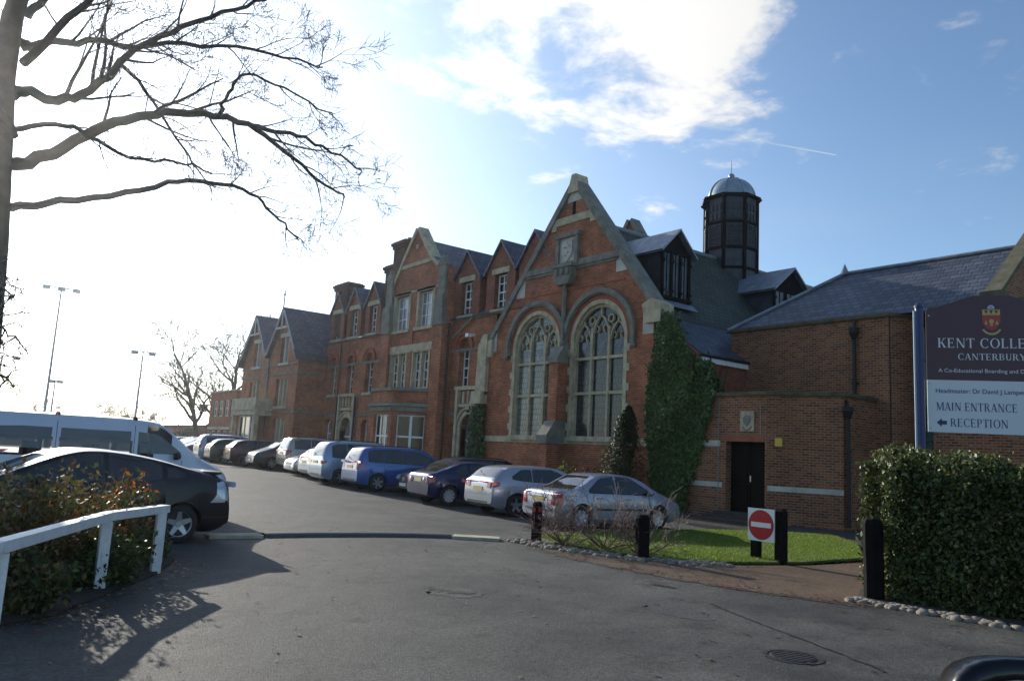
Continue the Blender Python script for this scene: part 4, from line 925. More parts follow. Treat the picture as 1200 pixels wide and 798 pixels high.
# ------------------------------------------------------------------ vehicles
def paint(name, col, metal=.35, rough=.32): return mat(name, col, rough, metal=metal, coat=(.8 if max(col) > .1 else .35), spec=(.5 if max(col) > .1 else .25), var=.06, vscale=1.5, obj=True)
TYRE = mat('tyre_rubber', (.018,.018,.019), .85, bump=.2)
ALLOY = mat('alloy_wheel', (.42,.43,.45), .35, metal=.7)
STEELCAP = mat('wheel_cover', (.50,.52,.56), .4, metal=.4)
CARGLASS = mat('car_glass', (.012,.016,.018), .04, spec=.7)
CARGLASS_L = mat('tinted_car_glass', (.05,.06,.065), .05, spec=.8)
BLACKPL = mat('black_trim', (.016,.016,.017), .55)
REDLENS = mat('red_lens', (.42,.015,.012), .15, spec=.6, coat=.5)
CLEARLENS = mat('clear_lens', (.55,.60,.66), .12, spec=.7, metal=.3)
ORANGELENS = mat('amber_lens', (.6,.2,.02), .2)
PLATE_Y = mat('yellow_plate', (.50,.36,.05), .45)
PLATE_W = mat('white_plate', (.75,.75,.72), .45)
CHROME = mat('chrome', (.7,.7,.72), .12, metal=1.0)

def interp(pts, x):
    if x <= pts[0][0]: return pts[0][1]
    for (a, fa), (b, fb) in zip(pts, pts[1:]):
        if x <= b: 
            t = (x-a)/(b-a) if b > a else 1
            return fa+(fb-fa)*t
    return pts[-1][1]
def smooth_pts(pts, n=5):
    """corner cutting keeps the outline but rounds its corners"""
    for _ in range(2):
        q = [pts[0]]
        for a, b in zip(pts, pts[1:]):
            q += [(a[0]*.8+b[0]*.2, a[1]*.8+b[1]*.2), (a[0]*.2+b[0]*.8, a[1]*.2+b[1]*.8)]
        pts = q + [pts[-1]]
    return pts
class Shell:
    """car body as a run of cross sections, x from the tail (0) to the nose (L)"""
    def __init__(s, L, W, top, belt, axles, arch_r, tumble=.36, clear=.20, end=.13, endn=5.0, zmid=.55, box=0.0):
        s.L, s.W, s.top, s.belt, s.axles, s.ar, s.tumble, s.clear, s.end, s.endn, s.zmid = L, W, smooth_pts(top), smooth_pts(belt), axles, arch_r, tumble, clear, end, endn, zmid
        s.box = box
    def zb(s, x):
        z = s.clear + .14*max(0, 1-x/.35)**2 + .10*max(0, 1-(s.L-x)/.4)**2
        return z
    def zarch(s, x):
        z = 0
        for a in s.axles:
            d = abs(x-a)
            if d < s.ar: z = max(z, .30 + math.sqrt(s.ar**2-d*d))
        return z
    def sec(s, x, arches=True):
        e = abs(x-s.L/2)/(s.L/2); w = s.W/2*(1-s.end*e**s.endn)
        zt = interp(s.top, x); zk = min(interp(s.belt, x), zt-.055); zb = min(s.zb(x), zk-.12); za = s.zarch(x) if arches else 0
        z0 = max(zb, za); g = max(0, zt-zk)
        wr = w - s.tumble*g*(1 if g > .12 else g/.12); wr = max(wr, w*.55)
        flare = .018 if za else 0
        zm = max(s.zmid, z0+.02); zm = min(zm, zk-.02)
        z0 = min(z0, zm-.01)
        c = min(.10, g*.45)
        return [(0, z0), (w*.90, z0), (w*.975+flare, z0+min(.07, (zm-z0)*.5)), (w+flare*.6, zm), (w*.992, zm+(zk-zm)*.6), (w*.968, zk), (w*.968+(wr-w*.968)*.5, zk+(zt-zk-c)*.5+.0), (wr, zt-c), (wr-.05, zt-c*.38), (wr*.72, zt-c*.07), (0, zt)]
    def hw(s, x, z):
        p = s.sec(min(max(x, 0), s.L), False)[1:]
        if z <= p[0][1]: return p[0][0]
        for (ya, a), (yb, b) in zip(p, p[1:]):
            if z <= b: return ya+(yb-ya)*((z-a)/(b-a) if b > a else 1)
        return -1
    def body(s, name, m, parent):
        xs = set(np.linspace(0, s.L, 58)) | {.02,.05,.09,.15,.22, s.L-.02, s.L-.05, s.L-.09, s.L-.15, s.L-.22}
        for a in s.axles:
            for k in range(-8, 9): xs.add(a+s.ar*math.sin(k*math.pi/16)*.9999)
            xs.add(a-s.ar-.004); xs.add(a+s.ar+.004)
        xs |= {p[0] for p in s.top if 0 <= p[0] <= s.L}
        xs = sorted(xs); xq = [xs[0]]
        for x in xs[1:]:
            if x-xq[-1] > .003: xq.append(x)
        mb = MB(); n = 0
        for x in xq:
            h = s.sec(x); ring = [(x, y, z) for y, z in h] + [(x, -y, z) for y, z in h[-2:0:-1]]; n = len(ring); mb.v += ring
        for i in range(len(xq)-1):
            for k in range(n): k2 = (k+1) % n; mb.f.append((i*n+k, i*n+k2, (i+1)*n+k2, (i+1)*n+k)); mb.m.append(0); mb.sm.append(True)
        mb.f.append(tuple(range(n-1,-1,-1))); mb.f.append(tuple((len(xq)-1)*n+k for k in range(n))); mb.m += [0,0]; mb.sm += [False, False]
        o = mb.build(name, m, parent)
        try: o.data.set_sharp_from_angle(angle=rad(38))
        except Exception: pass
        return o
    # patches laid on the shell
    def side(s, mb, lo, hi, sgn, off=.006, nx=10, nz=4):
        """lo, hi: polylines of (x, z) over the same x range"""
        x0, x1 = lo[0][0], lo[-1][0]; vs = []
        for i in range(nx+1):
            x = x0+(x1-x0)*i/nx; a, b = interp(lo, x), interp(hi, x)
            for j in range(nz+1):
                z = a+(b-a)*j/nz; vs.append((x, sgn*(s.hw(x, z)+off), z))
        mb.add(vs, [(i*(nz+1)+j, (i+1)*(nz+1)+j, (i+1)*(nz+1)+j+1, i*(nz+1)+j+1) for i in range(nx) for j in range(nz)])
    def xs(s, y, z, front=False):
        lo, hi = (0, s.L*.55) if not front else (s.L, s.L*.40)
        N = 40; prev = lo
        for i in range(N+1):
            x = lo+(hi-lo)*i/N
            if interp(s.top, x) >= z and s.zb(x) <= z and s.hw(x, z) >= abs(y):
                a, b = prev, x
                for _ in range(14):
                    m = (a+b)/2
                    if interp(s.top, m) >= z and s.hw(m, z) >= abs(y): b = m
                    else: a = m
                return b
            prev = x
        return hi
    def end_patch(s, mb, quad, front=False, off=.008, ny=6, nz=4):
        """quad: (y0,z0),(y1,z0'),(y1',z1),(y0',z1) projected along x"""
        (a, b, c, d) = quad; vs = []; sg = 1 if front else -1
        for i in range(ny+1):
            for j in range(nz+1):
                u, v = i/ny, j/nz
                y = (a[0]*(1-u)+b[0]*u)*(1-v)+(d[0]*(1-u)+c[0]*u)*v; z = (a[1]*(1-u)+b[1]*u)*(1-v)+(d[1]*(1-u)+c[1]*u)*v
                vs.append((s.xs(y, z, front)+sg*off, y, z))
        mb.add(vs, [(i*(nz+1)+j, (i+1)*(nz+1)+j, (i+1)*(nz+1)+j+1, i*(nz+1)+j+1) for i in range(ny) for j in range(nz)])

def wheel(parent, x, y, r, w, style, sgn):
    t = MB(); prof = [(r*.66,-w/2),(r*.9,-w/2),(r*.985,-w*.36),(r,-w*.2),(r,w*.2),(r*.985,w*.36),(r*.9,w/2),(r*.66,w/2)]
    t.lathe(prof, (x,y,r), 28, 'y'); wh = t.build('wheel', TYRE, parent, smooth=True)
    m = MB(); o = y+sgn*w*.42
    m.lathe([(.001, 0), (r*.66, 0)], (x, y+sgn*w*.16, r), 28, 'y'); m.mi = 0
    m.build('wheel_well', BLACKPL, wh)
    k = MB(); k.lathe([(r*.70,-w*.46),(r*.70,w*.46),(r*.63,w*.40*1),(r*.63,-w*.4)], (x,y,r), 28, 'y')
    k.lathe([(.001,sgn*.012),(r*.14,sgn*.012),(r*.17,0)], (x,o-sgn*.02,r), 14, 'y')
    n = style[1]
    for i in range(n):
        a = 2*math.pi*i/n + .3; c, s_ = math.cos(a), math.sin(a); wi, wo = style[2]*r, style[3]*r
        q = [(r*.10, -wi), (r*.66, -wo), (r*.66, wo), (r*.10, wi)]
        P = []
        for d in (o, o-sgn*.03):
            for (rr, tt) in q: P.append((x+rr*c-tt*s_, d-(sgn*.025 if rr < r*.3 else 0), r+rr*s_+tt*c))
        k.add(P, [(0,1,2,3),(4,5,6,7),(0,1,5,4),(2,3,7,6)])
    k.build('rim', style[0], wh)
    return wh
SPK5 = (ALLOY, 5, .16, .10); SPK6 = (ALLOY, 6, .12, .10); CAP8 = (STEELCAP, 8, .10, .17); CAP10 = (STEELCAP, 10, .07, .13); SPK7 = (ALLOY, 7, .11, .085)

def car(name, label, cat, sh, pm, spec, group):
    """spec: windows, lamps, wheels ... -> a thing with its parts"""
    t = thing(name, label, cat, group=group)
    sh.body('body', pm, t)
    mb = MB(); mb.box(.5, sh.L-.55, -sh.W/2+.27, sh.W/2-.27, .2, .62); mb.build('underbody', BLACKPL, t)
    r = spec.get('r', .31); ww = spec.get('ww', .19)
    for a in sh.axles:
        for s in (-1, 1): wheel(t, a, s*(sh.W/2-.035-ww/2), r, ww, spec['wheel'], s)
    gm_ = spec.get('glass', CARGLASS)
    for s in (-1, 1):
        fr = MB()
        los = [w[0] for w in spec['side']]; 
        for lo, hi in spec['side']:
            g = MB(); sh.side(g, lo, hi, s, .007, 12, 5); g.build('side_window', gm_, t, smooth=True)
            grow = .025
            lo2 = [(lo[0][0]-grow, lo[0][1]-grow)] + [(x, z-grow) for x, z in lo[1:-1]] + [(lo[-1][0]+grow, lo[-1][1]-grow)]; hi2 = [(hi[0][0]-grow, hi[0][1]+grow*.6)] + [(x, z+grow*.8) for x, z in hi[1:-1]] + [(hi[-1][0]+grow, hi[-1][1]+grow*.6)]
            if hi2[-1][1] < lo2[-1][1]: hi2[-1] = (hi2[-1][0], lo2[-1][1]+.004)
            sh.side(fr, lo2, hi2, s, .003, 12, 5)
        fr.build('window_seal', BLACKPL, t, smooth=True)
        sm = MB()
        for x, z0, z1 in spec.get('seams', []): sh.side(sm, [(x-.006, z0), (x+.006, z0)], [(x-.006, z1), (x+.006, z1)], s, .003, 1, 8)
        if 'sideline' in spec:
            x0, x1, z, h = spec['sideline']; sh.side(sm, [(x0, z), (x1, z)], [(x0, z+h), (x1, z+h)], s, .008, 16, 1)
        if sm.v: sm.build('door_seam', BLACKPL, t)
        hd = MB()
        for x, z in spec.get('handles', []):
            y = sh.hw(x, z); hd.box(x-.10, x+.10, s*y-.012, s*y+.028 if s > 0 else s*y+.012, z-.018, z+.018) if s > 0 else hd.box(x-.10, x+.10, s*y-.028, s*y+.012, z-.018, z+.018)
        if hd.v: hd.build('door_handle', spec.get('handle_mat', pm), t)
        mx, mz = spec['mirror']; y = sh.hw(mx, mz)
        mm = MB(); mm.smooth = True
        c = (mx, s*(y+.12), mz+.07); vs = []
        for i in range(7):
            ph = -math.pi/2+math.pi*i/6
            for k in range(12):
                th = 2*math.pi*k/12; cx_ = math.copysign(abs(math.cos(th))**.6, math.cos(th)); sx_ = math.copysign(abs(math.sin(th))**.6, math.sin(th))
                vs.append((c[0]+.07*math.cos(ph)*cx_, c[1]+.12*math.sin(ph), c[2]+.075*max(.45, math.cos(ph))*sx_))
        mm.add(vs, [(i*12+k, i*12+(k+1)%12, (i+1)*12+(k+1)%12, (i+1)*12+k) for i in range(6) for k in range(12)]+[tuple(range(12)), tuple(72+k for k in range(12))])
        mm.box(mx-.03, mx+.04, min(s*(y-.03), s*(y+.05)), max(s*(y-.03), s*(y+.05)), mz-.01, mz+.04)
        mm.build('wing_mirror', spec.get('mirror_mat', pm), t)
        tl = MB()
        for q in spec['tail']: sh.end_patch(tl, [(s*a, b) for a, b in q], off=.014, ny=4, nz=4)
        if 'tail_side' in spec:
            lo, hi = spec['tail_side']; sh.side(tl, lo, hi, s, .012, 6, 4)
        tl.build('tail_light', spec.get('tail_mat', REDLENS), t, smooth=True)
        hl = MB()
        for q in spec['head']: sh.end_patch(hl, [(s*a, b) for a, b in q], True, .012, 4, 4)
        if 'head_side' in spec: lo, hi = spec['head_side']; sh.side(hl, lo, hi, s, .01, 6, 3)
        hl.build('headlight', CLEARLENS, t, smooth=True)
        if 'rail' in spec:
            x0, x1 = spec['rail']; rl = MB(); pts = []
            for i in range(9):
                x = x0+(x1-x0)*i/8; q = sh.sec(x, False); pts.append((x, s*(q[8][0]-.03), q[8][1]+(.0 if i in (0, 8) else .055)))
            rl.tube(pts, .018, 6); rl.build('roof_rail', spec.get('rail_mat', BLACKPL), t)
    g = MB(); sh.end_patch(g, spec['rear'], ny=10, nz=6, off=.008); g.build('rear_window', spec.get('rear_glass', gm_), t, smooth=True)
    g = MB(); sh.end_patch(g, spec['screen'], True, ny=10, nz=6, off=.008); g.build('windscreen', spec.get('screen_glass', gm_), t, smooth=True)
    tr = MB()
    for q in spec.get('black_rear', []): sh.end_patch(tr, q, off=.010, ny=8, nz=2)
    for q in spec.get('black_front', []): sh.end_patch(tr, q, True, off=.010, ny=8, nz=2)
    for (x0, x1, z0, z1) in spec.get('black_side', []):
        for s in (-1, 1): sh.side(tr, [(x0,z0),(x1,z0)], [(x0,z1),(x1,z1)], s, .008, 8, 1)
    if tr.v: tr.build('trim', BLACKPL, t)
    z = spec.get('plate_z', .62)
    p = MB(); sh.end_patch(p, [(-.26,z-.056),(.26,z-.056),(.26,z+.056),(-.26,z+.056)], off=.02, ny=2, nz=1); p.build('rear_plate', PLATE_Y, t)
    z = spec.get('fplate_z', .42)
    p = MB(); sh.end_patch(p, [(-.26,z-.056),(.26,z-.056),(.26,z+.056),(-.26,z+.056)], True, .02, 2, 1); p.build('front_plate', PLATE_W, t)
    for extra in spec.get('extra', []): extra(sh, t, pm)
    return t

# --- body types (x from the tail)
def saloon():
    sh = Shell(4.25, 1.71, [(0,.50),(.0,.78),(.03,.90),(.10,.965),(.55,1.01),(.72,1.06),(1.25,1.36),(1.55,1.415),(2.2,1.425),(2.75,1.36),(3.45,.985),(3.75,.90),(4.10,.76),(4.22,.62),(4.25,.5)],
               [(0,.80),(.5,.93),(1.5,.93),(2.8,.90),(3.4,.86),(4.25,.62)], (.78,3.39), .355)
    sp = dict(wheel=CAP8, side=[([(1.02,.955),(1.15,.945),(1.85,.94)], [(1.02,.99),(1.42,1.30),(1.85,1.345)]), ([(1.95,.94),(2.6,.925),(3.12,.915)], [(1.95,1.345),(2.4,1.335),(3.12,.96)])],
      seams=[(1.90,.30,.93),(3.02,.40,.90),(1.12,.66,.93)], handles=[(1.35,.80),(2.28,.79)], mirror=(2.98,.90),
      tail=[[(.54,.60),(.78,.60),(.76,.90),(.60,.90)]], tail_side=([(.02,.60),(.20,.62)],[(.02,.89),(.20,.87)]),
      head=[[(.40,.60),(.74,.62),(.72,.76),(.46,.74)]], rear=[(-.62,1.00),(.62,1.00),(.50,1.34),(-.50,1.34)], screen=[(-.66,1.0),(.66,1.0),(.52,1.35),(-.52,1.35)],
      black_rear=[[(-.74,.44),(.74,.44),(.74,.49),(-.74,.49)]], black_side=[(1.2,2.95,.50,.55)], black_front=[[(-.40,.50),(.40,.50),(.42,.62),(-.42,.62)]], plate_z=.74,
      extra=[boot_line])
    return sh, sp
def boot_line(sh, t, pm):
    mb = MB(); sh.end_patch(mb, [(-.60,.56),(.60,.56),(.60,.568),(-.60,.568)], off=.004, ny=8, nz=1)
    for y in (-.60,.60): sh.end_patch(mb, [(y-.005,.56),(y+.005,.56),(y+.005,.95),(y-.005,.95)], off=.004, ny=1, nz=6)
    mb.build('boot_seam', BLACKPL, t)
def hatch(L=4.2, H=1.42):
    k = H/1.42
    sh = Shell(L, 1.76, [(0,.52),(.0,.72),(.02,.86),(.06,.98),(.16,1.08),(.42,1.32*k),(.62,1.385*k),(1.2,1.42*k),(2.0,1.42*k),(2.5,1.36*k),(3.2,1.0),(3.5,.91),(L-.18,.77),(L-.03,.64),(L,.5)],
               [(0,.90),(.5,.98),(1.5,.95),(2.6,.90),(3.3,.85),(L,.62)], (.80, L-.88), .355, zmid=.58)
    sp = dict(wheel=SPK5, side=[([(.66,1.06),(.9,1.02),(1.28,1.0)], [(.66,1.10),(.95,1.28*k),(1.28,1.32*k)]), ([(1.36,.995),(2.2,.965),(2.92,.945)], [(1.36,1.325*k),(2.05,1.33*k),(2.92,.985)])],
      seams=[(1.32,.32,.97),(2.78,.40,.93)], handles=[(1.55,.84)], mirror=(2.72,.92), tail=[[(.46,.76),(.80,.78),(.78,.94),(.50,.92)]], tail_side=([(.02,.78),(.24,.84)],[(.02,.94),(.24,.95)]),
      head=[[(.44,.60),(.80,.62),(.76,.76),(.48,.74)]], rear=[(-.60,1.07),(.60,1.07),(.52,1.33*k),(-.52,1.33*k)], screen=[(-.68,1.0),(.68,1.0),(.54,1.34*k),(-.54,1.34*k)],
      black_rear=[[(-.55,.33),(.55,.33),(.55,.40),(-.55,.40)]], black_front=[[(-.30,.38),(.30,.38),(.34,.70),(-.34,.70)]], plate_z=.74, fplate_z=.46, extra=[hatch_line, rear_wiper])
    return sh, sp
def hatch_line(sh, t, pm):
    mb = MB(); sh.end_patch(mb, [(-.66,.585),(.66,.585),(.66,.592),(-.66,.592)], off=.004, ny=8, nz=1); mb.build('tailgate_seam', BLACKPL, t)
def rear_wiper(sh, t, pm):
    mb = MB(); z = interp([(0,1.12),(9,1.12)], 0); x = sh.xs(0, z); mb.tube([(x-.02,0,z), (sh.xs(.25,z+.05)-.02,.25,z+.05), (sh.xs(.40,z+.10)-.015,.40,z+.10)], .012, 5); mb.build('wiper', BLACKPL, t)
def coupe_hatch():
    sh = Shell(4.0, 1.70, [(0,.50),(.0,.74),(.02,.88),(.08,.97),(.25,1.01),(.40,1.06),(1.05,1.32),(1.45,1.375),(2.0,1.375),(2.45,1.33),(3.1,.97),(3.4,.90),(3.82,.76),(3.97,.62),(4.0,.5)],
               [(0,.84),(.5,.95),(1.5,.92),(2.6,.89),(3.2,.85),(4.0,.62)], (.72,3.19), .345)
    sp = dict(wheel=CAP10, side=[([(.95,1.0),(1.1,.97),(1.36,.965)], [(.95,1.10),(1.15,1.23),(1.36,1.28)]), ([(1.46,.96),(2.2,.935),(2.85,.92)], [(1.46,1.285),(2.0,1.285),(2.85,.955)])],
      seams=[(1.41,.32,.94),(2.72,.40,.90)], handles=[(1.62,.82)], mirror=(2.66,.90), tail=[[(.42,.66),(.76,.66),(.74,.90),(.50,.90)]], tail_side=([(.02,.68),(.22,.72)],[(.02,.89),(.22,.88)]),
      head=[[(.40,.60),(.76,.62),(.72,.74),(.46,.73)]], rear=[(-.58,1.03),(.58,1.03),(.48,1.30),(-.48,1.30)], screen=[(-.64,.98),(.64,.98),(.50,1.30),(-.50,1.30)],
      black_front=[[(-.34,.50),(.34,.50),(.36,.60),(-.36,.60)]], plate_z=.76, extra=[hatch_line, round_lamps])
    return sh, sp
def round_lamps(sh, t, pm):
    mb = MB()
    for s in (-1, 1):
        y, z = s*.46, .76; x = sh.xs(y, z)-.02
        mb.lathe([(.001,-.02),(.07,-.02),(.085,.0),(.085,.03)], (x,y,z), 14, 'x')
    mb.build('reverse_lamp', CLEARLENS, t, smooth=True)
def mpv(L=4.4, H=1.64, W=1.80):
    k = H-1.64
    sh = Shell(L, W, [(0,.52),(.0,.74),(.02,.95),(.05,1.08),(.14,1.30+k),(.28,1.53+k),(.45,1.60+k),(1.0,1.635+k),(2.2,1.64+k),(2.7,1.58+k),(3.45,1.10),(3.75,.99),(L-.15,.82),(L-.03,.66),(L,.5)],
               [(0,.98),(.5,1.03),(1.5,1.01),(2.6,.96),(3.5,.92),(L,.66)], (.80, L-.92), .36, tumble=.30, zmid=.60)
    sp = dict(wheel=SPK6, r=.32, side=[([(.42,1.09),(.6,1.07),(.98,1.06)], [(.42,1.40+k),(.6,1.47+k),(.98,1.50+k)]), ([(1.05,1.06),(1.4,1.05),(1.92,1.04)], [(1.05,1.50+k),(1.5,1.51+k),(1.92,1.505+k)]), ([(2.0,1.04),(2.7,1.01),(3.26,1.0)], [(2.0,1.505+k),(2.5,1.47+k),(3.26,1.06)])],
      seams=[(1.02,.66,1.02),(1.96,.32,1.02),(3.05,.42,.98)], handles=[(1.25,.90),(2.2,.89)], mirror=(3.05,1.0), tail=[[(.56,.76),(.84,.76),(.82,1.10),(.66,1.10)]], tail_side=([(.02,.78),(.14,.82)],[(.02,1.08),(.14,1.08)]),
      head=[[(.46,.66),(.84,.68),(.80,.86),(.50,.84)]], rear=[(-.64,1.10),(.64,1.10),(.56,1.50+k),(-.56,1.50+k)], screen=[(-.70,1.10),(.70,1.10),(.58,1.55+k),(-.58,1.55+k)],
      black_rear=[[(-.6,.34),(.6,.34),(.6,.42),(-.6,.42)]], black_front=[[(-.36,.42),(.36,.42),(.40,.68),(-.40,.68)]], plate_z=.86, fplate_z=.44, rail=(.55,2.5), extra=[hatch_line, rear_wiper])
    return sh, sp
def suv():
    sh = Shell(4.4, 1.81, [(0,.55),(.0,.80),(.02,1.02),(.06,1.14),(.20,1.52),(.30,1.66),(.5,1.70),(1.4,1.72),(2.1,1.70),(2.5,1.64),(3.05,1.18),(3.3,1.10),(4.2,.98),(4.36,.80),(4.4,.6)],
               [(0,1.02),(.5,1.10),(1.5,1.08),(2.6,1.06),(3.2,1.02),(4.4,.78)], (.82,3.38), .40, tumble=.24, clear=.28, zmid=.66)
    sp = dict(wheel=SPK5, r=.36, ww=.22, side=[([(.42,1.16),(.7,1.15),(1.15,1.14)], [(.42,1.50),(.7,1.57),(1.15,1.59)]), ([(1.25,1.14),(1.6,1.13),(2.0,1.12)], [(1.25,1.59),(1.6,1.59),(2.0,1.58)]), ([(2.08,1.12),(2.6,1.11),(2.95,1.10)], [(2.08,1.58),(2.4,1.54),(2.95,1.14)])],
      seams=[(1.2,.7,1.1),(2.04,.42,1.1),(2.9,.5,1.08)], handles=[(1.4,.98),(2.25,.98)], mirror=(2.8,1.08), tail=[[(.62,.80),(.84,.80),(.82,1.08),(.68,1.08)]], tail_side=([(.02,.82),(.14,.84)],[(.02,1.07),(.14,1.07)]),
      head=[[(.5,.74),(.84,.74),(.80,.92),(.54,.92)]], rear=[(-.62,1.14),(.62,1.14),(.56,1.56),(-.56,1.56)], screen=[(-.68,1.18),(.68,1.18),(.58,1.62),(-.58,1.62)],
      black_rear=[[(-.84,.42),(.84,.42),(.84,.66),(-.84,.66)]], black_side=[(1.25,2.95,.55,.66)], black_front=[[(-.45,.55),(.45,.55),(.45,.70),(-.45,.70)]], plate_z=.92, rail=(.5,2.3), extra=[rear_wiper])
    return sh, sp
def estate(L=4.5):
    sh = Shell(L, 1.74, [(0,.50),(.0,.76),(.03,.92),(.10,1.02),(.42,1.36),(.62,1.42),(1.3,1.46),(2.2,1.455),(2.75,1.38),(3.5,1.0),(3.8,.92),(L-.15,.78),(L-.03,.62),(L,.5)],
               [(0,.90),(.5,.96),(1.5,.94),(2.8,.91),(3.5,.86),(L,.62)], (.86, L-.90), .35)
    sp = dict(wheel=CAP8, side=[([(.62,1.0),(.8,.99),(1.15,.985)], [(.62,1.22),(.8,1.31),(1.15,1.345)]), ([(1.24,.98),(1.6,.975),(2.02,.965)], [(1.24,1.35),(1.6,1.36),(2.02,1.355)]), ([(2.1,.965),(2.7,.95),(3.22,.94)], [(2.1,1.355),(2.5,1.33),(3.22,.985)])],
      seams=[(1.2,.66,.95),(2.06,.32,.95),(3.1,.42,.92)], handles=[(1.45,.82),(2.35,.81)], mirror=(3.05,.93), tail=[[(.56,.66),(.80,.66),(.78,.98),(.64,.98)]], tail_side=([(.02,.68),(.16,.70)],[(.02,.95),(.16,.95)]),
      head=[[(.40,.60),(.78,.62),(.74,.76),(.46,.74)]], rear=[(-.60,1.06),(.60,1.06),(.50,1.36),(-.50,1.36)], screen=[(-.66,1.0),(.66,1.0),(.54,1.38),(-.54,1.38)],
      black_rear=[[(-.7,.42),(.7,.42),(.7,.48),(-.7,.48)]], black_front=[[(-.40,.52),(.40,.52),(.44,.66),(-.44,.66)]], plate_z=.80, rail=(.6,2.6), extra=[hatch_line, front_badge])
    return sh, sp
def front_badge(sh, t, pm):
    mb = MB(); x = sh.xs(0,.60,True)+.02; mb.lathe([(.035,.0),(.05,.012),(.065,.0)], (x,0,.60), 16, 'x')
    for s in (-1, 1): mb.box(x-.01, x+.012, min(s*.07,s*.34), max(s*.07,s*.34), .585, .60)
    mb.build('grille_badge', CHROME, t)
def fastback():
    L = 4.45
    sh = Shell(L, 1.73, [(0,.46),(.0,.60),(.03,.72),(.06,.94),(.10,1.06),(.20,1.115),(.6,1.20),(1.2,1.36),(1.7,1.45),(2.1,1.49),(2.45,1.48),(2.85,1.38),(3.75,.98),(4.05,.86),(4.3,.72),(4.42,.58),(L,.46)],
               [(0,.86),(.5,1.0),(1.2,.98),(2.0,.95),(2.9,.92),(3.6,.88),(L,.60)], (.88,3.58), .36, tumble=.34, clear=.17, zmid=.56, end=.16, endn=4)
    sp = dict(wheel=SPK5, r=.315, side=[([(.86,1.10),(1.0,1.075),(1.14,1.07)], [(.86,1.13),(1.0,1.19),(1.14,1.235)]), ([(1.24,1.03),(1.6,1.0),(2.05,.99)], [(1.24,1.26),(1.6,1.37),(2.05,1.41)]), ([(2.13,.99),(2.8,.97),(3.45,.955)], [(2.13,1.41),(2.5,1.40),(3.45,1.0)])],
      seams=[(1.18,.64,1.0),(2.09,.30,.97),(3.2,.40,.93)], handles=[(1.5,.86),(2.4,.85)], mirror=(3.05,.95), tail=[[(.62,.66),(.80,.66),(.74,1.0),(.66,1.0)]], tail_side=([(.05,.68),(.18,.72),(.28,.80)],[(.05,1.02),(.18,1.02),(.28,.98)]), tail_mat=CLEARLENS,
      head=[[(.44,.58),(.78,.60),(.70,.74),(.50,.72)]], head_side=([(4.05,.60),(4.3,.58)],[(4.05,.72),(4.3,.66)]), rear=[(-.60,1.16),(.60,1.16),(.50,1.40),(-.50,1.40)], screen=[(-.66,1.0),(.66,1.0),(.52,1.42),(-.52,1.42)],
      black_rear=[[(-.74,.40),(.74,.40),(.74,.46),(-.74,.46)],[(-.5,.88),(.5,.88),(.5,1.0),(-.5,1.0)]], black_side=[(.02,.5,.40,.43)], plate_z=.72, extra=[spoiler, rear_glass_low])
    return sh, sp
def spoiler(sh, t, pm):
    mb = MB(); z = 1.12; vs = []
    for i in range(13):
        y = -.66+1.32*i/12; e = 1-abs(y/.66)**3
        vs += [(.46,y*.97,1.175), (.17-.10*e,y,z+.055), (.18-.10*e,y,z+.02), (.32,y*.97,1.10)]
    mb.add(vs, [(i*4+a, (i+1)*4+a, (i+1)*4+(a+1)%4, i*4+(a+1)%4) for i in range(12) for a in range(4)]+[(0,1,2,3),(48,49,50,51)]); mb.build('spoiler', pm, t)
def rear_glass_low(sh, t, pm): pass

def van():
    L, W = 4.8, 1.84
    sh = Shell(L, W, [(0,.5),(.0,1.0),(.02,1.5),(.05,1.84),(.14,1.915),(.4,1.935),(2.6,1.94),(3.1,1.91),(3.35,1.86),(4.05,1.26),(4.2,1.17),(4.66,.95),(4.77,.7),(L,.5)],
               [(0,1.10),(2,1.10),(3.3,1.08),(4.1,1.04),(L,.70)], (.95,3.87), .37, tumble=.14, end=.10, zmid=.62)
    sp = dict(wheel=CAP8, r=.33, side=[([(.30,1.24),(.8,1.24),(1.30,1.24)], [(.30,1.62),(.8,1.65),(1.30,1.65)]), ([(1.45,1.24),(2.0,1.24),(2.72,1.24)], [(1.45,1.65),(2.0,1.65),(2.72,1.65)]), ([(2.86,1.23),(3.3,1.22),(3.72,1.22)], [(2.86,1.65),(3.25,1.62),(3.72,1.27)])],
      seams=[(1.38,.40,1.78),(2.79,.40,1.78),(3.75,.5,1.1)], handles=[(2.62,1.0),(3.0,1.0)], mirror=(3.62,1.12), mirror_mat=BLACKPL, tail=[[(.74,.80),(.86,.80),(.86,1.2),(.76,1.2)]], head=[[(.5,.70),(.82,.70),(.80,.88),(.52,.88)]],
      rear=[(-.66,1.16),(.66,1.16),(.62,1.70),(-.62,1.70)], screen=[(-.74,1.22),(.74,1.22),(.64,1.80),(-.64,1.80)], black_front=[[(-.45,.72),(.45,.72),(.45,.86),(-.45,.86)]], plate_z=.7, sideline=(1.45,2.75,1.02,.02), glass=CARGLASS_L, extra=[roof_hooks])
    return sh, sp
def roof_hooks(sh, t, pm):
    for x in (1.38, 2.79):
        mb = MB(); q = sh.sec(x, False); 
        for s in (-1, 1): mb.lathe([(.05,0),(.045,.05),(.02,.07)], (x, s*(q[8][0]-.02), q[8][1]-.01), 8)
        mb.build('roof_rack_foot', REDLENS if x < 2 else BLACKPL, t)

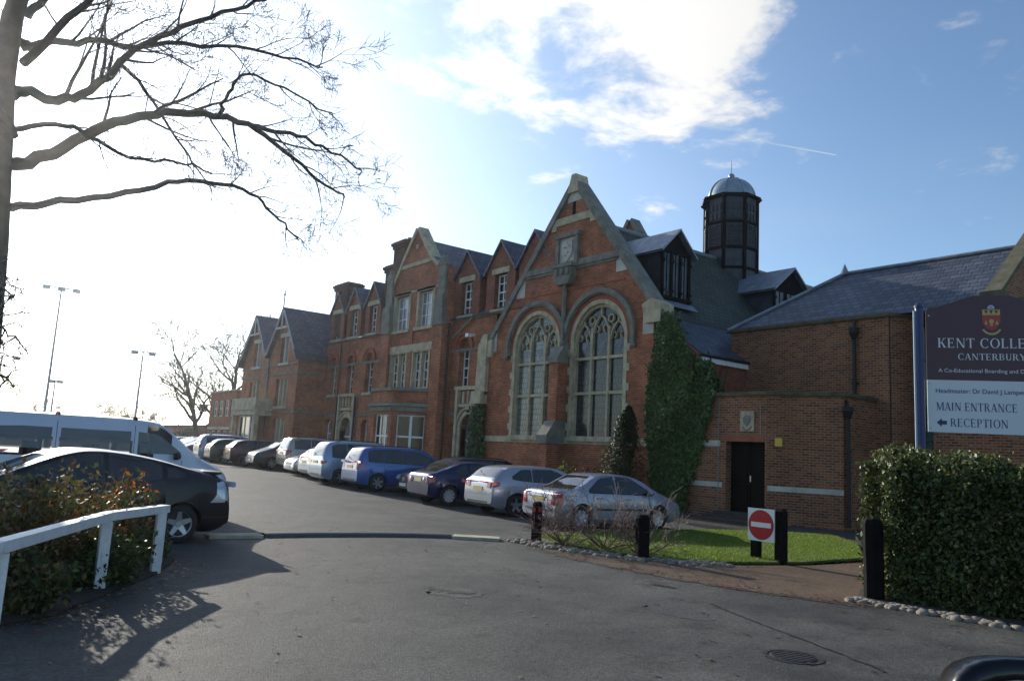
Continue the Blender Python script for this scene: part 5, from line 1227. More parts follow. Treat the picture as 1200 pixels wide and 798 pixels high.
def put(t, x, y, rz, z=None): t.location = (x, y, gz(y) if z is None else z); t.rotation_euler = (0, 0, rz)
def nose_in(t, xt, yc, deg=-4): put(t, xt, yc, rad(deg))
def nose_out(t, xt, yc, L, deg=-4):
    a = rad(deg); put(t, xt+L*math.cos(a), yc+L*math.sin(a), a+math.pi)
def repaint(root, pm_old, pm_new):
    for ch in list(root.children_recursive):
        for i, s in enumerate(ch.material_slots):
            if s.material == pm_old: s.link = 'OBJECT'; s.material = pm_new
GRP = 'cars parked in a row along the school front'
SILV = paint('lilac_silver_paint', (.29,.30,.37)); SILV2 = paint('silver_paint', (.32,.34,.38)); NAVY = paint('navy_paint', (.012,.018,.075), .2); BLK = paint('black_paint', (.010,.010,.014), .1)
BLUE = paint('mid_blue_paint', (.030,.115,.34), .3); GOLD = paint('pale_gold_paint', (.32,.30,.26)); DGREY = paint('charcoal_paint', (.035,.042,.05)); DRED = paint('dark_maroon_paint', (.05,.015,.02)); ICE = paint('ice_blue_paint', (.26,.35,.48)); GREENB = paint('bottle_green_paint', (.02,.035,.03), .2); WHT = paint('white_car_paint', (.75,.76,.76), .0)
CREAM = paint('pale_blue_van_paint', (.50,.56,.66), .0, .35)

sh, sp = saloon(); c = car('saloon_car', 'lilac silver four door saloon parked nearest, behind the bare rose bushes', 'car', sh, SILV, sp, GRP); nose_in(c, 12.75, 15.25, -6); c.scale = (.96,.98,.98); sal = c
sh, sp = hatch(); c = car('hatchback_car', 'silver hatchback with star alloy wheels beside the lilac saloon', 'car', sh, SILV2, sp, GRP); nose_in(c, 13.15, 18.45, -5); hat = c
sh, sp = coupe_hatch(); c = car('coupe_car', 'navy blue coupe with round rear lamps and yellow plate', 'car', sh, NAVY, sp, GRP); nose_in(c, 13.05, 21.6, -5); cou = c
sh, sp = estate(); sp['screen_glass'] = CARGLASS_L; c = car('estate_car', 'black estate parked nose out between the navy coupe and the bright blue people carrier', 'car', sh, BLK, sp, GRP); nose_out(c, 14.0, 24.15, 4.5, -5); est = c
sh, sp = mpv(); c = car('people_carrier', 'bright mid blue people carrier with red tail lights and roof rails', 'car', sh, BLUE, sp, GRP); nose_in(c, 13.2, 26.75, -5); mp1 = c
sh, sp = mpv(4.65, 1.73); sp['tail'] = [[(.50,.80),(.86,.80),(.84,.94),(.54,.94)]]; sp['tail_side'] = ([(.02,.80),(.2,.84)],[(.02,.94),(.2,.93)]); c = car('people_carrier', 'large silver people carrier with wide red tail lights beside the bright blue one', 'car', sh, ICE, sp, GRP); nose_in(c, 13.1, 29.6, -5)
sh, sp = suv(); c = car('off_roader', 'tall pale gold off roader with rear bumper in black plastic', 'car', sh, GOLD, sp, GRP); nose_in(c, 14.75, 37.4, -5)
def again(src, old, new, label, xt, yc, out=0, deg=-5):
    c = copy_tree(src); c['label'] = label; repaint(c, old, new)
    (nose_out(c, xt, yc, out, deg) if out else nose_in(c, xt, yc, deg)); return c
again(hat, SILV2, WHT, 'white hatchback with its red tail lights showing beside the large silver people carrier', 13.7, 32.1)
again(sal, SILV, SILV2, 'silver saloon parked nose out in front of the pale gold off roader', 13.9, 34.7, 4.25)
again(mp1, BLUE, DGREY, 'charcoal people carrier parked nose out beyond the pale gold off roader', 14.2, 40.2, 4.4)
again(hat, SILV2, DRED, 'dark maroon hatchback beyond the charcoal people carrier', 14.0, 43.2)
again(hat, SILV2, GREENB, 'dark green hatchback two places beyond the charcoal people carrier', 13.8, 46.0)
again(mp1, BLUE, ICE, 'ice blue people carrier with dark side glass far down the row', 14.0, 48.9)
again(sal, SILV, DGREY, 'dark grey saloon parked nose out far down the row', 14.2, 54.0, 4.25, 2)
again(cou, NAVY, ICE, 'ice blue coupe next to the far dark grey saloon', 14.7, 57.6, 4.0, 2)
again(est, BLK, SILV2, 'silver estate at the far end of the row', 15.2, 61.3, 4.5, 2)
again(sal, SILV, WHT, 'white saloon beyond the silver estate, last of the row', 15.8, 65.5)

# left side of the drive
sh, sp = fastback(); c = car('fastback_car', 'black fastback car with clear tail lights parked by the white rail', 'car', sh, BLK, sp, None)
a = rad(180+6); put(c, 4.62, 14.75, a)
sh, sp = van(); VGL = mat('see_through_van_glass', (.03,.04,.04), .04, spec=.7, transp=.12); sp['glass'] = VGL
c = car('minibus', 'pale blue van with long side windows parked behind the black fastback', 'van', sh, CREAM, sp, None)
put(c, .95, 18.2, rad(2), .16)
# open the van's body behind its side windows so that daylight shows through
vb = [o for o in c.children if o.name.startswith('body')][0]
bm = bmesh.new(); bm.from_mesh(vb.data)
kill = []
for f in bm.faces:
    q = f.calc_center_median()
    if abs(q.y) > .55 and 1.26 < q.z < 1.63 and (.27 < q.x < 1.33 or 1.42 < q.x < 2.75 or (2.83 < q.x < 3.9 and q.z < 1.72-(max(0, q.x-3.25))*.9)): kill.append(f)
bmesh.ops.delete(bm, geom=kill, context='FACES'); bm.to_mesh(vb.data); bm.free()
for o in [o for o in c.children if o.name.startswith('window_seal')]: bpy.data.objects.remove(o)
mb = MB()
for x in (1.0, 2.1, 3.1):
    for y in (-.45, .45):
        mb.box(x, x+.14, y-.24, y+.24, .75, 1.22); mb.box(x+.02, x+.12, y-.11, y+.11, 1.22, 1.36); mb.box(x, x+.5, y-.24, y+.24, .62, .8)
mb.build('seat', mat('seat_cloth', (.03,.032,.036), .9), c)
# ------------------------------------------------------------------ vegetation
BARK = mat('grey_bark', (.050,.044,.036), .95, var=.45, vscale=3, bump=.8, bscale=9)
BARK_FAR = mat('far_bark', (.075,.066,.055), .95, var=.3, vscale=2)
TWMIN = .0065
def bent(p, d, L, n, r, curve=.25, up=0.0):
    pts = [Vector(p)]; d = Vector(d).normalized()
    for i in range(n):
        d = (d + Vector((r.gauss(0,1), r.gauss(0,1), r.gauss(0,1)))*curve/n**.5 + Vector((0,0,up))/n).normalized(); pts.append(pts[-1]+d*L/n)
    return pts
def twig(mb, p, d, L, rad_, depth, r, up=.1, droop=0.0):
    n = 5 if depth > 1 else 4
    pts = bent(p, d, L, n, r, .30, up-droop); rr = [max(TWMIN, rad_*(1-.72*i/n)) for i in range(n+1)]
    mb.tube(pts, rr, 5 if depth > 2 else (4 if depth > 1 else 3), cap=False)
    if depth <= 0: return
    k = r.randint(3, 5) if depth > 1 else r.randint(3, 5)
    for i in range(k):
        t = r.uniform(.25, 1.0); j = min(n-1, int(t*n)); q = pts[j].lerp(pts[j+1], t*n-j if t < 1 else 1)
        dd = (pts[j+1]-pts[j]).normalized(); side = dd.orthogonal().normalized(); side.rotate(Matrix.Rotation(r.uniform(0, 6.28), 3, dd))
        nd = dd*r.uniform(.5, 1.0) + side*r.uniform(.45, .95)
        twig(mb, q, nd, L*r.uniform(.40, .72), rad_*(1-.6*t)*r.uniform(.42, .62), depth-1, r, up, droop)
def limb(mb, pts, r0, r1, r, nsub, Ls, depth, t0=.25, up=.1, droop=0.0, sides=8):
    """a traced limb: smooth it, skin it, then grow side branches along it"""
    P = [Vector(p) for p in pts]
    for _ in range(2):
        Q = [P[0]]
        for a, b in zip(P, P[1:]): Q += [a.lerp(b, .25), a.lerp(b, .75)]
        P = Q+[P[-1]]
    n = len(P)-1
    P = [P[0]] + [p+Vector((r.gauss(0,.04), r.gauss(0,.05), r.gauss(0,.04))) for p in P[1:]]
    mb.tube(P, [r0+(r1-r0)*(i/n)**.8 for i in range(n+1)], sides, cap=False)
    nsub = int(nsub*1.45); Ls *= .88
    for i in range(nsub):
        t = t0+(1-t0)*(i+r.random())/nsub; j = min(n-1, int(t*n)); q = P[j].lerp(P[j+1], t*n-j); dd = (P[j+1]-P[j]).normalized()
        side = dd.orthogonal().normalized(); side.rotate(Matrix.Rotation(r.uniform(0, 6.28), 3, dd)); rr = r0+(r1-r0)*t
        twig(mb, q, dd*r.uniform(.5, .9)+side*r.uniform(.5, .9), Ls*r.uniform(.5, 1.15)*(1.15-.5*t), max(.022, rr*r.uniform(.28, .5)), depth, r, up, droop)
    return P
def big_tree():
    r = random.Random(11)
    t = thing('bare_tree', 'large bare tree with long spreading limbs against the glare, behind the van', 'tree', (1.5, 24, .25)); t['world_children'] = 1
    mb = MB(); mb.tube([(1.55,24,.1), (1.42,24,1.2), (1.32,24,4), (1.2,24,6.5), (1.0,24,9), (.86,24,11), (.88,23.9,12.6), (1.1,23.8,14.5), (1.2,23.9,17)], [.60,.48,.40,.37,.35,.31,.26,.19,.10], 14, cap=False); mb.build('trunk', BARK, t, smooth=True)
    mb = MB(); Y = 24
    L1 = limb(mb, [(1.35,Y,8.55), (2.3,Y-.2,9.2), (3.4,Y-.5,10.25), (4.6,Y-.7,10.9), (5.9,Y-.9,11.25), (7.3,Y-.8,11.3), (8.3,Y-.6,10.9), (9.5,Y-.5,10.3), (10.6,Y-.4,10.0)], .20, .03, r, 10, 2.6, 3, .25, .05, .06)
    limb(mb, [(7.2,Y-.8,11.3), (8.4,Y-1.2,11.3), (9.4,Y-1.5,11.0), (10.6,Y-1.7,10.5)], .09, .02, r, 6, 1.9, 2, .2, .05, .05)
    limb(mb, [(6.2,Y-.9,11.25), (6.4,Y-1,12.1), (6.9,Y-1.2,12.9), (8.2,Y-1.3,12.5), (9.6,Y-1.4,12.2)], .07, .02, r, 7, 1.6, 2, .3)
    limb(mb, [(1.15,Y,10.6), (2.3,Y+.2,10.8), (3.1,Y+.2,11.4), (3.8,Y,12.8), (4.9,Y-.2,13.8), (6.3,Y-.4,14.9), (7.5,Y-.5,15.8)], .17, .04, r, 12, 2.6, 3, .2)
    limb(mb, [(3.5,Y,12.3), (4.6,Y+.5,11.9), (5.6,Y+.9,10.7), (6.4,Y+1,10.0)], .07, .02, r, 7, 1.6, 2, .2, 0, .1)
    limb(mb, [(1.2,Y,11.9), (2.2,Y-.3,12.4), (3.6,Y-.6,12.6), (5.2,Y-.9,13.2), (7.2,Y-1.2,13.6), (9.0,Y-1.4,13.6)], .13, .025, r, 12, 2.2, 3, .2)
    limb(mb, [(1.2,Y,9.6), (2.4,Y-.4,10.0), (3.0,Y-.6,9.7), (4.2,Y-.8,9.3), (5.3,Y-.9,9.6), (6.2,Y-1,9.4)], .09, .02, r, 8, 1.5, 2, .2, .05, .06)
    limb(mb, [(1.5,Y,7.5), (2.6,Y-.6,7.8), (4.2,Y-1.0,8.4), (5.4,Y-1.1,8.95), (6.7,Y-1.2,9.2), (7.6,Y-1.2,8.95), (8.3,Y-1.1,8.4), (9.0,Y-1.0,8.0)], .12, .02, r, 7, 1.5, 2, .45, .05, .12)
    limb(mb, [(1.2,Y,12.8), (1.9,Y-.4,14), (3.2,Y-.8,15.2), (4.4,Y-1,16.5)], .13, .03, r, 9, 2.4, 3, .2)
    for a, z, L in ((2.6, 8.6, 7), (3.4, 10.5, 6.5), (4.3, 9.4, 6.5), (1.9, 12, 5.5), (5.1, 11.5, 5.5), (2.2, 13.5, 5)):   # limbs on the far and left sides
        d = Vector((math.cos(a), math.sin(a), .25)); p = Vector((1.3, Y, z)); limb(mb, [p, p+d*L*.4+Vector((0,0,.4)), p+d*L*.75+Vector((0,0,.9)), p+d*L+Vector((0,0,.5))], .14, .03, r, 9, 2.2, 2, .25)
    for a, z, L in ((3.6, 5.0, 4), (4.6, 4.2, 4.2)):                        # low drooping boughs near the frame edge
        d = Vector((math.cos(a), math.sin(a), -.05)); p = Vector((1.5, Y, z)); limb(mb, [p, p+d*L*.5+Vector((0,0,.3)), p+d*L+Vector((0,0,-.6))], .08, .02, r, 9, 1.5, 2, .2, -.1, .3)
    for pts in ([(1.2,Y,5.6), (1.1,Y-2.2,5.6), (1.15,Y-4.2,5.0), (1.45,Y-5.6,4.3)], [(1.2,Y,5.0), (.9,Y-2,4.7), (1.1,Y-4,4.1), (1.6,Y-5.4,3.5)], [(1.2,Y,4.4), (1.0,Y-2.4,3.8), (1.2,Y-4.6,3.1), (1.5,Y-6,2.7)]):
        limb(mb, pts, .06, .012, r, 7, .9, 2, .3, -.1, .2)
    mb.build('branches', BARK, t, smooth=True)
big_tree()
TWMIN = .022
def bare_tree(name, label, x, y, h, seed, spread=.5, m=BARK_FAR, depth=3, r0=.22, lean=(0,0), group=None, k=9):
    r = random.Random(seed); t = thing(name, label, 'tree', (x, y, gz(y)), 0, group)
    mb = MB(); top = bent((0,0,-.2), (lean[0], lean[1], 1), h*.78, 8, r, .16, .1); mb.tube(top, [r0*(1-.8*i/8) for i in range(9)], 7, cap=False); mb.build('trunk', m, t, smooth=True)
    mb = MB()
    for i in range(k):
        q = top[min(7, 2+int(6*i/k))].lerp(top[min(8, 3+int(6*i/k))], r.random()); a = r.uniform(0, 6.28); d = Vector((math.cos(a)*spread*1.6, math.sin(a)*spread*1.6, r.uniform(.45, 1.1)))
        twig(mb, q, d, h*r.uniform(.28, .45), r0*(.55-.35*i/k), depth, r, .25)
    twig(mb, top[-1], (0,0,1), h*.22, r0*.2, depth-1, r, .2)
    mb.build('branches', m, t, smooth=True)
    return t
bare_tree('bare_tree', 'bare tree with a leaning trunk behind the flat roofed block, left of the pair', 24.9, 86, 12.0, 5, .55, r0=.36, lean=(-.10,0), k=12)
bare_tree('bare_tree', 'tall bare forked tree behind the flat roofed block, right of the pair', 28.0, 88, 14.0, 8, .55, r0=.40, lean=(.06,0), k=14)
GF = 'small bare trees on the skyline'
ORD = ['leftmost of the small bare trees on the skyline, seen over the van', 'second small bare skyline tree from the left, seen over the van', 'third small bare skyline tree from the left, low and thin', 'fourth small bare skyline tree from the left, above the van windows', 'small bare skyline tree just above the sloping van nose', 'tallest of the small bare skyline trees, left of the low house', 'small bare skyline tree touching the left end of the low house', 'small bare skyline tree rising behind the low house roof']
for i, (x, y, h, s) in enumerate([(2.5,118,6.2,9),(6.5,120,5.5,8),(12,150,5.5,6),(18,150,6.5,5),(26,150,6.5,1),(29.5,150,7.8,2),(31.8,146,6.8,3),(35,150,6,4)]):
    bare_tree('bare_tree', ORD[i], x, y, h, 20+s, .8, depth=3, r0=.18, group=GF, k=9)
HEDGE_FAR = leafmat('far_evergreen', (.030,.045,.022)); 
def far_bush(x, y, w, d, h, label, seed, group=None):
    t = thing('bush', label, 'bush', (x, y, gz(y)), 0, group); n = int(900*w); r = np.random.default_rng(seed)
    u = r.normal(size=(n,3)); u /= np.linalg.norm(u, axis=1)[:,None]; u *= (r.random(n)**.35)[:,None]; u[:,2] = np.abs(u[:,2])
    u *= (1+.18*np.sin(5*u[:,0]+seed)*np.cos(4*u[:,1]))[:,None]
    leaves('foliage', u*np.array([w/2,d/2,h]), .16, HEDGE_FAR, t)
    mb = MB()
    for k in range(5): mb.tube([(0,0,0), (w*.2*math.cos(k*1.3), d*.2*math.sin(k*1.3), h*.6)], .06, 5)
    mb.build('stem', BARK_FAR, t)
far_bush(29.5, 106, 7, 5, 2.4, 'dark evergreen bush in front of the low house', 1); far_bush(27, 125, 10, 5, 2.6, 'dark hedge left of the low house', 2); far_bush(14, 128, 14, 5, 2.2, 'long low hedge beyond the car park, above the van nose', 3); far_bush(0, 124, 14, 5, 2.4, 'long low hedge beyond the car park, behind the van windows', 4)

IVY1, IVY2, IVY3 = leafmat('ivy_leaf', (.066,.122,.028), .4), leafmat('ivy_leaf_dark', (.036,.070,.020), .4), leafmat('ivy_leaf_light', (.11,.155,.038), .4)
IVYPOLY = [(19.64,7.3),(19.77,6.25),(19.94,5.29),(20.15,4.0),(20.05,2.4),(19.83,1.2),(19.54,0.0),(18.36,0.0),(18.05,1.15),(17.65,2.34),(17.3,3.5),(17.1,4.35),(17.6,5.2),(18.4,6.0),(18.75,7.1)]
def ivy():
    t = thing('ivy', 'thick dark ivy climbing the corner of the hall beside the doors', 'ivy', (21.8, 19, 0)); t['world_children'] = 1
    poly = IVYPOLY
    n = 40000; P = np.stack([RNG.uniform(16.4,20.6,n), RNG.uniform(0,7.5,n)], 1)
    P = P + RNG.normal(0,.14,P.shape); P = P[in_poly(P, poly)]; P = P+RNG.normal(0,.09,P.shape); P[:,1] = np.abs(P[:,1]); n = len(P)
    bulge = .10+.30*(.5+.5*np.sin(P[:,0]*3.1+1.2*np.sin(P[:,1]*1.7)))*(.5+.5*np.sin(P[:,1]*2.3+P[:,0]))
    free = (P[:,1] > 4.2) & (P[:,0] < 18.05)          # over the porch roof it hangs in its own thickness
    X = 21.98 - bulge*RNG.random(n)**.5 + np.where(free, .75*RNG.random(n), 0); Yy = P[:,0]; ZZ = P[:,1]
    leaves('foliage', np.stack([X, Yy, ZZ], 1), .062, [IVY1, IVY2, IVY3], t, nrm=np.tile([-1.0,-.3,.2],(n,1)), jit=.8, aspect=.8)
    mb = MB(); r = random.Random(2)
    for k in range(16):
        y = r.uniform(18.5,19.7); mb.tube([(21.95,y,0)] + [(21.93, y+r.gauss(0,.12)+ (j*.03*(19-y)), j*.9) for j in range(1,7)], [.04,.035,.03,.025,.02,.015,.01], 5)
    for k in range(4): mb.tube([(22.6+.25*k,17.93,3.9), (22.65+.3*k,17.92,4.6), (22.75+.36*k,17.92,5.3+.05*k)], .018, 4)
    mb.build('stem', BARK, t)
ivy()
def ivy_small():
    t = thing('ivy', 'narrow strand of ivy beside the arched doorway of the block', 'ivy', (22, 30.9, 0)); t['world_children'] = 1
    n = 2600; P = np.stack([21.9-RNG.random(n)*.3, 30.95+RNG.normal(0,.22,n), RNG.random(n)**.8*4.0], 1); leaves('foliage', P, .085, [IVY2, IVY1], t, nrm=np.tile([-1.0,-.3,.2],(n,1)), jit=.8)
    mb = MB(); mb.tube([(22.05,30.9,.2), (22.05,31.0,4.0)], .03, 5); mb.build('stem', BARK, t)
ivy_small()
CYP1, CYP2 = leafmat('cypress_leaf', (.026,.050,.016), .5), leafmat('cypress_leaf_dark', (.018,.034,.014), .5)
def cypress():
    t = thing('cypress', 'narrow pointed evergreen between the right arched window and the ivy', 'shrub', (20.9, 20.55, .05))
    n = 12000; h = RNG.random(n)**.85*3.7; prof = np.interp(h, [0,.5,1.4,2.4,3.2,3.75], [.50,.80,.78,.56,.32,.03]); a = RNG.uniform(0,6.283,n); rr = prof*(RNG.random(n)**.4)*(1+.25*np.sin(a*4+h*3))
    lean = -.12*h
    P = np.stack([rr*np.cos(a), rr*np.sin(a)+lean, h], 1); leaves('foliage', P, .055, [CYP1, CYP2], t, nrm=np.stack([np.cos(a)*.5, np.sin(a)*.5, np.full(n,.9)],1), jit=.6, aspect=.35)
    mb = MB(); mb.tube([(0,0,-.1), (0,-.1,1), (0,-.35,3)], [.07,.05,.01], 6); mb.build('trunk', BARK, t)
cypress()
BRT = leafmat('bright_shrub_leaf', (.10,.16,.025), .4, .4)
def wall_shrub(x, y, h, w, label, m, n=700):
    t = thing('shrub', label, 'shrub', (x, y, .05)); r = random.Random(int(x*100+y)); mb = MB(); pts = []
    for k in range(9):
        p = bent((0,0,0), (r.gauss(0,.35), r.gauss(0,.35), 1), h*r.uniform(.6,1), 5, r, .3, .3); mb.tube(p, [.018,.016,.013,.010,.008,.005], 4); pts += [p[i].lerp(p[i+1], r.random()) for i in range(1,5) for _ in range(n//36)]
    mb.build('stem', BARK, t); P = np.array([tuple(p) for p in pts])+RNG.normal(0,w,(len(pts),3)); leaves('foliage', P, .07, m, t, aspect=.45)
wall_shrub(20.7, 23.4, 1.5, .12, 'small bright green shrub under the arched windows', BRT); wall_shrub(20.9, 22.3, 1.4, .13, 'small dark shrub at the wall right of the bright green one', CYP2); wall_shrub(21.2, 26.5, 1.7, .06, 'thin straggling shrub under the left arched window', IVY3, 160)

HL1, HL2, HL3 = leafmat('hedge_leaf', (.072,.098,.024), .5), leafmat('hedge_leaf_dark', (.040,.058,.018), .5), leafmat('hedge_leaf_pale', (.16,.165,.055), .5)
def hedge():
    t = thing('hedge', 'thick clipped hedge under the maroon and white sign', 'hedge', (12.2, 4.5, 0)); t['world_children'] = 1
    # the hedge stands on a bent line; its cross section is a rounded box
    A, Bp = Vector((12.1,6.12,0)), Vector((12.5,-1.5,0)); d = (Bp-A).normalized(); nn = Vector((d.y,-d.x,0)); nn = nn if nn.x < 0 else -nn; Ln = (Bp-A).length
    n = 95000; u = RNG.random(n)**1.35*Ln; th = RNG.uniform(-.15, math.pi+.15, n)
    hw = .80+.07*np.sin(u*2.1)+.05*np.sin(u*5.3); hh = 1.98+.06*np.sin(u*1.7+1)+.045*np.sin(u*6.1)+.03*np.sin(u*13.7)
    c, s = np.cos(th), np.sin(th); k = 1/np.maximum(np.abs(c), np.abs(s)); k = 1+(k-1)*.82
    depth = 1-.30*RNG.random(n)**2.2 + .03*RNG.normal(size=n)
    endr = np.clip((u+.05)/.5, .0, 1)**.35
    x_ = c*k*hw*depth*endr; z_ = np.clip(s,-.0,1)*k*hh*depth
    side = np.abs(s*k) < .999
    z_ = np.where(np.abs(c) > .5, RNG.random(n)*hh*np.clip(1.02-.15*np.abs(c*k*depth)**8, 0, 1), z_)
    z_ = np.clip(z_, .05, None)
    P = np.array(A)[None,:] + np.outer(u, d) + np.outer(x_, nn); P[:,2] = z_
    e = RNG.random(n) < .06                                     # leaves on the end facing the path
    m = e.sum(); P[e] = np.array(A) + np.outer(RNG.normal(-.02,.06,m), d) + np.outer(RNG.uniform(-.7,.7,m), nn); P[e,2] = RNG.uniform(.1,1.93,m)
    N = np.outer(c, nn)+np.outer(np.clip(s,0,1), [0,0,1])
    top = z_ > hh*.88
    leaves('foliage', P, .036, [HL1, HL2], t, nrm=N*.8, jit=1.0, aspect=.55)
    q = RNG.random(n) < np.where(top, .38, .12); leaves('sun_toned_foliage', P[q]+RNG.normal(0,.02,(q.sum(),3))+np.where(top[q],.03,0)[:,None]*np.array([0,0,1]), .034, HL3, t, nrm=N[q]*.6, aspect=.45)  # lit hedge top put into leaf colour: pale leaves, thicker along the top
    sp = []; rs = random.Random(9)
    for k_ in range(150):
        uu = rs.random()**1.4*Ln; b_ = A+d*uu+nn*rs.uniform(-.75,.75); hgt = rs.uniform(.06,.24)
        for j_ in range(9): sp.append((b_.x+rs.gauss(0,.02)+.02*j_*rs.gauss(0,.4), b_.y+rs.gauss(0,.02), 1.93+hgt*j_/8))
    leaves('shoots', np.array(sp), .030, [HL3, HL1], t, aspect=.45)
    mb = MB(); r = random.Random(5)
    C_ = [(A+d*(.25+.25*i)+nn*r.gauss(0,.22)) for i in range(26)]
    for p in C_:
        for k_ in range(4): q = bent((p.x,p.y,0), (r.gauss(0,.4), r.gauss(0,.4), 1), 1.75, 6, r, .35, .3); mb.tube(q, [.025,.02,.017,.013,.010,.007,.004], 4)
    mb.build('stem', BARK, t)
hedge()
RL = leafmat('red_leaf', (.22,.055,.015), .4, .4); YL = leafmat('straw_leaf', (.20,.15,.06), .5, .4); RUST = leafmat('rust_leaf', (.15,.065,.02), .5); OLV = leafmat('olive_leaf', (.12,.105,.03), .5); OF = leafmat('orange_berry', (.55,.16,.015), .4, .3)
def planting():
    G = 'mixed shrubs in the bed by the white rail'
    data = [(.1,9.8,1.5,1.15,'tall straw and green shrub at the frame edge of the bed by the white rail',[OLV,YL,HL1,RUST]), (1.25,10.7,1.42,1.1,'olive green shrub in the middle of the bed behind the white rail',[OLV,HL1,RUST,YL]), (2.2,11.85,1.25,.85,'dark shrub with red and orange leaves beside the black fastback',[OLV,HL1,RUST,OF]),
            (1.0,8.95,.6,.8,'low straggling shrub under the white rail',[HL2,YL,HL1]), (2.05,10.25,.5,.7,'low green shrub between the two white posts',[HL1,HL2]), (2.75,11.7,.42,.55,'small green shrub by the end post of the white rail',[HL1,HL3]), (-.9,8.6,1.2,1.0,'dark shrub at the near end of the bed by the white rail',[HL2,HL1,YL]), (2.95,12.3,.35,.5,'low ground hugging shrub next to the black fastback wheel',[HL2,HL1])]
    for x, y, h, w, lab, ms in data:
        t = thing('shrub', lab, 'shrub', (x, y, .03), 0, G); r = random.Random(int(x*91+y*7)); mb = MB(); pts = []
        for k in range(int(30*w)):
            a = r.uniform(0,6.28); p = bent((r.gauss(0,.1),r.gauss(0,.1),0), (math.cos(a)*.65*w, math.sin(a)*.65*w, r.uniform(.5,1.1)), h*r.uniform(.7,1.1), 6, r, .35, .2); mb.tube(p, [.014,.012,.010,.008,.006,.005,.003], 3)
            pts += [p[i].lerp(p[i+1], r.random()) for i in range(1,6) for _ in range(34)]
        mb.build('stem', BARK, t); P = np.array([tuple(p) for p in pts])+RNG.normal(0,.085,(len(pts),3)); P[:,2] = np.abs(P[:,2]); leaves('foliage', P, .036, ms, t, aspect=.5)
        if OF in ms:
            q = RNG.choice(len(P), 60); mb = MB()
            for p in P[q]: mb.lathe([(.001,-.02),(.016,0),(.001,.02)], tuple(p), 6)
            mb.build('berries', OF, t)
planting()
TWMIN = .004
ROSE = mat('rose_stem', (.20,.125,.10), .8, var=.4, vscale=8)
def rose(x, y, seed, label):
    r = random.Random(seed); t = thing('rose_bush', label, 'bush', (x, y, .05), 0, 'bare rose bushes by the bollards'); mb = MB()
    for k in range(15):
        a = r.uniform(0,6.28); twig(mb, (r.gauss(0,.05),r.gauss(0,.05),-.05), (math.cos(a)*1.1, math.sin(a)*1.1, r.uniform(.45,1.2)), r.uniform(.7,1.2), .015, 2, r, .05)
    mb.build('stems', ROSE, t)
    mb = MB(); n = 14; P = np.array([(r.gauss(0,.4), r.gauss(0,.4), r.uniform(.4,.95)) for _ in range(n)]); leaves('last_leaves', P, .03, [YL, OLV], t)
rose(10.95, 12.2, 1, 'bare rose bush with reddish stems next to the bollard with the red reflector'); rose(11.15, 11.25, 2, 'bare spreading rose bush midway between the two bollards by the lawn'); rose(11.35, 10.45, 3, 'bare rose bush behind the middle bollard')
# ------------------------------------------------------------------ street furniture
def bollard(x, y, h, w, label, seed, reflector=False, lean=0.0):
    t = thing('bollard', label, 'bollard', (x, y, gz(y)), rad(seed*17), 'dark timber bollards'); r = random.Random(seed); mb = MB(); vs = []
    lv = [(0,1.0),(h*.3,.97),(h*.7,.98),(h*.93,.95),(h*.985,.78),(h,.55)]
    for z, k in lv:
        for i in range(8):
            a = math.pi/8+2*math.pi*i/8; q = w/2*k*1.08*(1+r.gauss(0,.025)); q *= 1 if i % 2 else 1.0
            cx, sy = math.cos(a), math.sin(a); m_ = max(abs(cx), abs(sy)); vs.append((cx/m_*w/2*k*(1+r.gauss(0,.02))*(.96) + lean*z, sy/m_*w/2*k*(1+r.gauss(0,.02))*(.96), z-.02))
    mb.add(vs, [(l*8+i, l*8+(i+1)%8, (l+1)*8+(i+1)%8, (l+1)*8+i) for l in range(len(lv)-1) for i in range(8)]+[tuple((len(lv)-1)*8+i for i in range(8))])
    mb.build('post', TIMBER_BLK, t)
    if reflector:
        t.rotation_euler = (0,0,0); mb = MB(); mb.lathe([(.001,-.012),(.045,-.012),(.055,.0)], (-w/2-.002, -.02, h*.78), 14, 'x'); mb.lathe([(.001,-.012),(.045,-.012),(.055,.0)], (-.02, -w/2-.002, h*.78), 14, 'y'); mb.build('reflector', REDLENS, t)
bollard(10.64, 12.75, .84, .22, 'dark timber bollard with a red reflector at the lawn corner', 1, True); bollard(10.96, 10.1, .82, .26, 'dark timber bollard in front of the bare rose bush, by the cobbles', 2); bollard(11.15, 5.85, 1.15, .27, 'tall dark timber bollard against the hedge', 3, lean=.03)

# no entry sign on two timber posts
ne = thing('no_entry_sign', 'red and white no entry sign on two dark posts on the lawn edge', 'road sign', (13.25, 9.1, 0)); ne['world_children'] = 1
for y, h, w in ((9.32,.92,.15), (8.78,1.02,.17)):
    mb = MB(); mb.box(13.24, 13.24+w, y-w/2, y+w/2, 0, h-.05); mb.add([(13.24,y-w/2,h-.05),(13.24+w,y-w/2,h-.05),(13.24+w,y+w/2,h-.05),(13.24,y+w/2,h-.05),(13.27,y-w/2+.03,h),(13.21+w,y-w/2+.03,h),(13.21+w,y+w/2-.03,h),(13.27,y+w/2-.03,h)], [(4,5,6,7),(0,1,5,4),(1,2,6,5),(2,3,7,6),(3,0,4,7)]); mb.build('post', TIMBER_BLK, ne)
SGW = mat('sign_white', (.82,.82,.80), .45, var=.08, vscale=6); SGR = mat('sign_red', (.50,.020,.022), .4, var=.12, vscale=5)
S = Frame((13.235,0,0), (0,1,0)); S.n = Vector((-1,0,0))
mb = MB(); S.box(mb, 8.85, 9.44, .38, .99, 0, .02); mb.build('plate', SGW, ne)
mb = MB(); S.ring(mb, 9.145, .685, 0.0, .272, .020, .023, 0, 360, 40); mb.build('disc', SGR, ne)
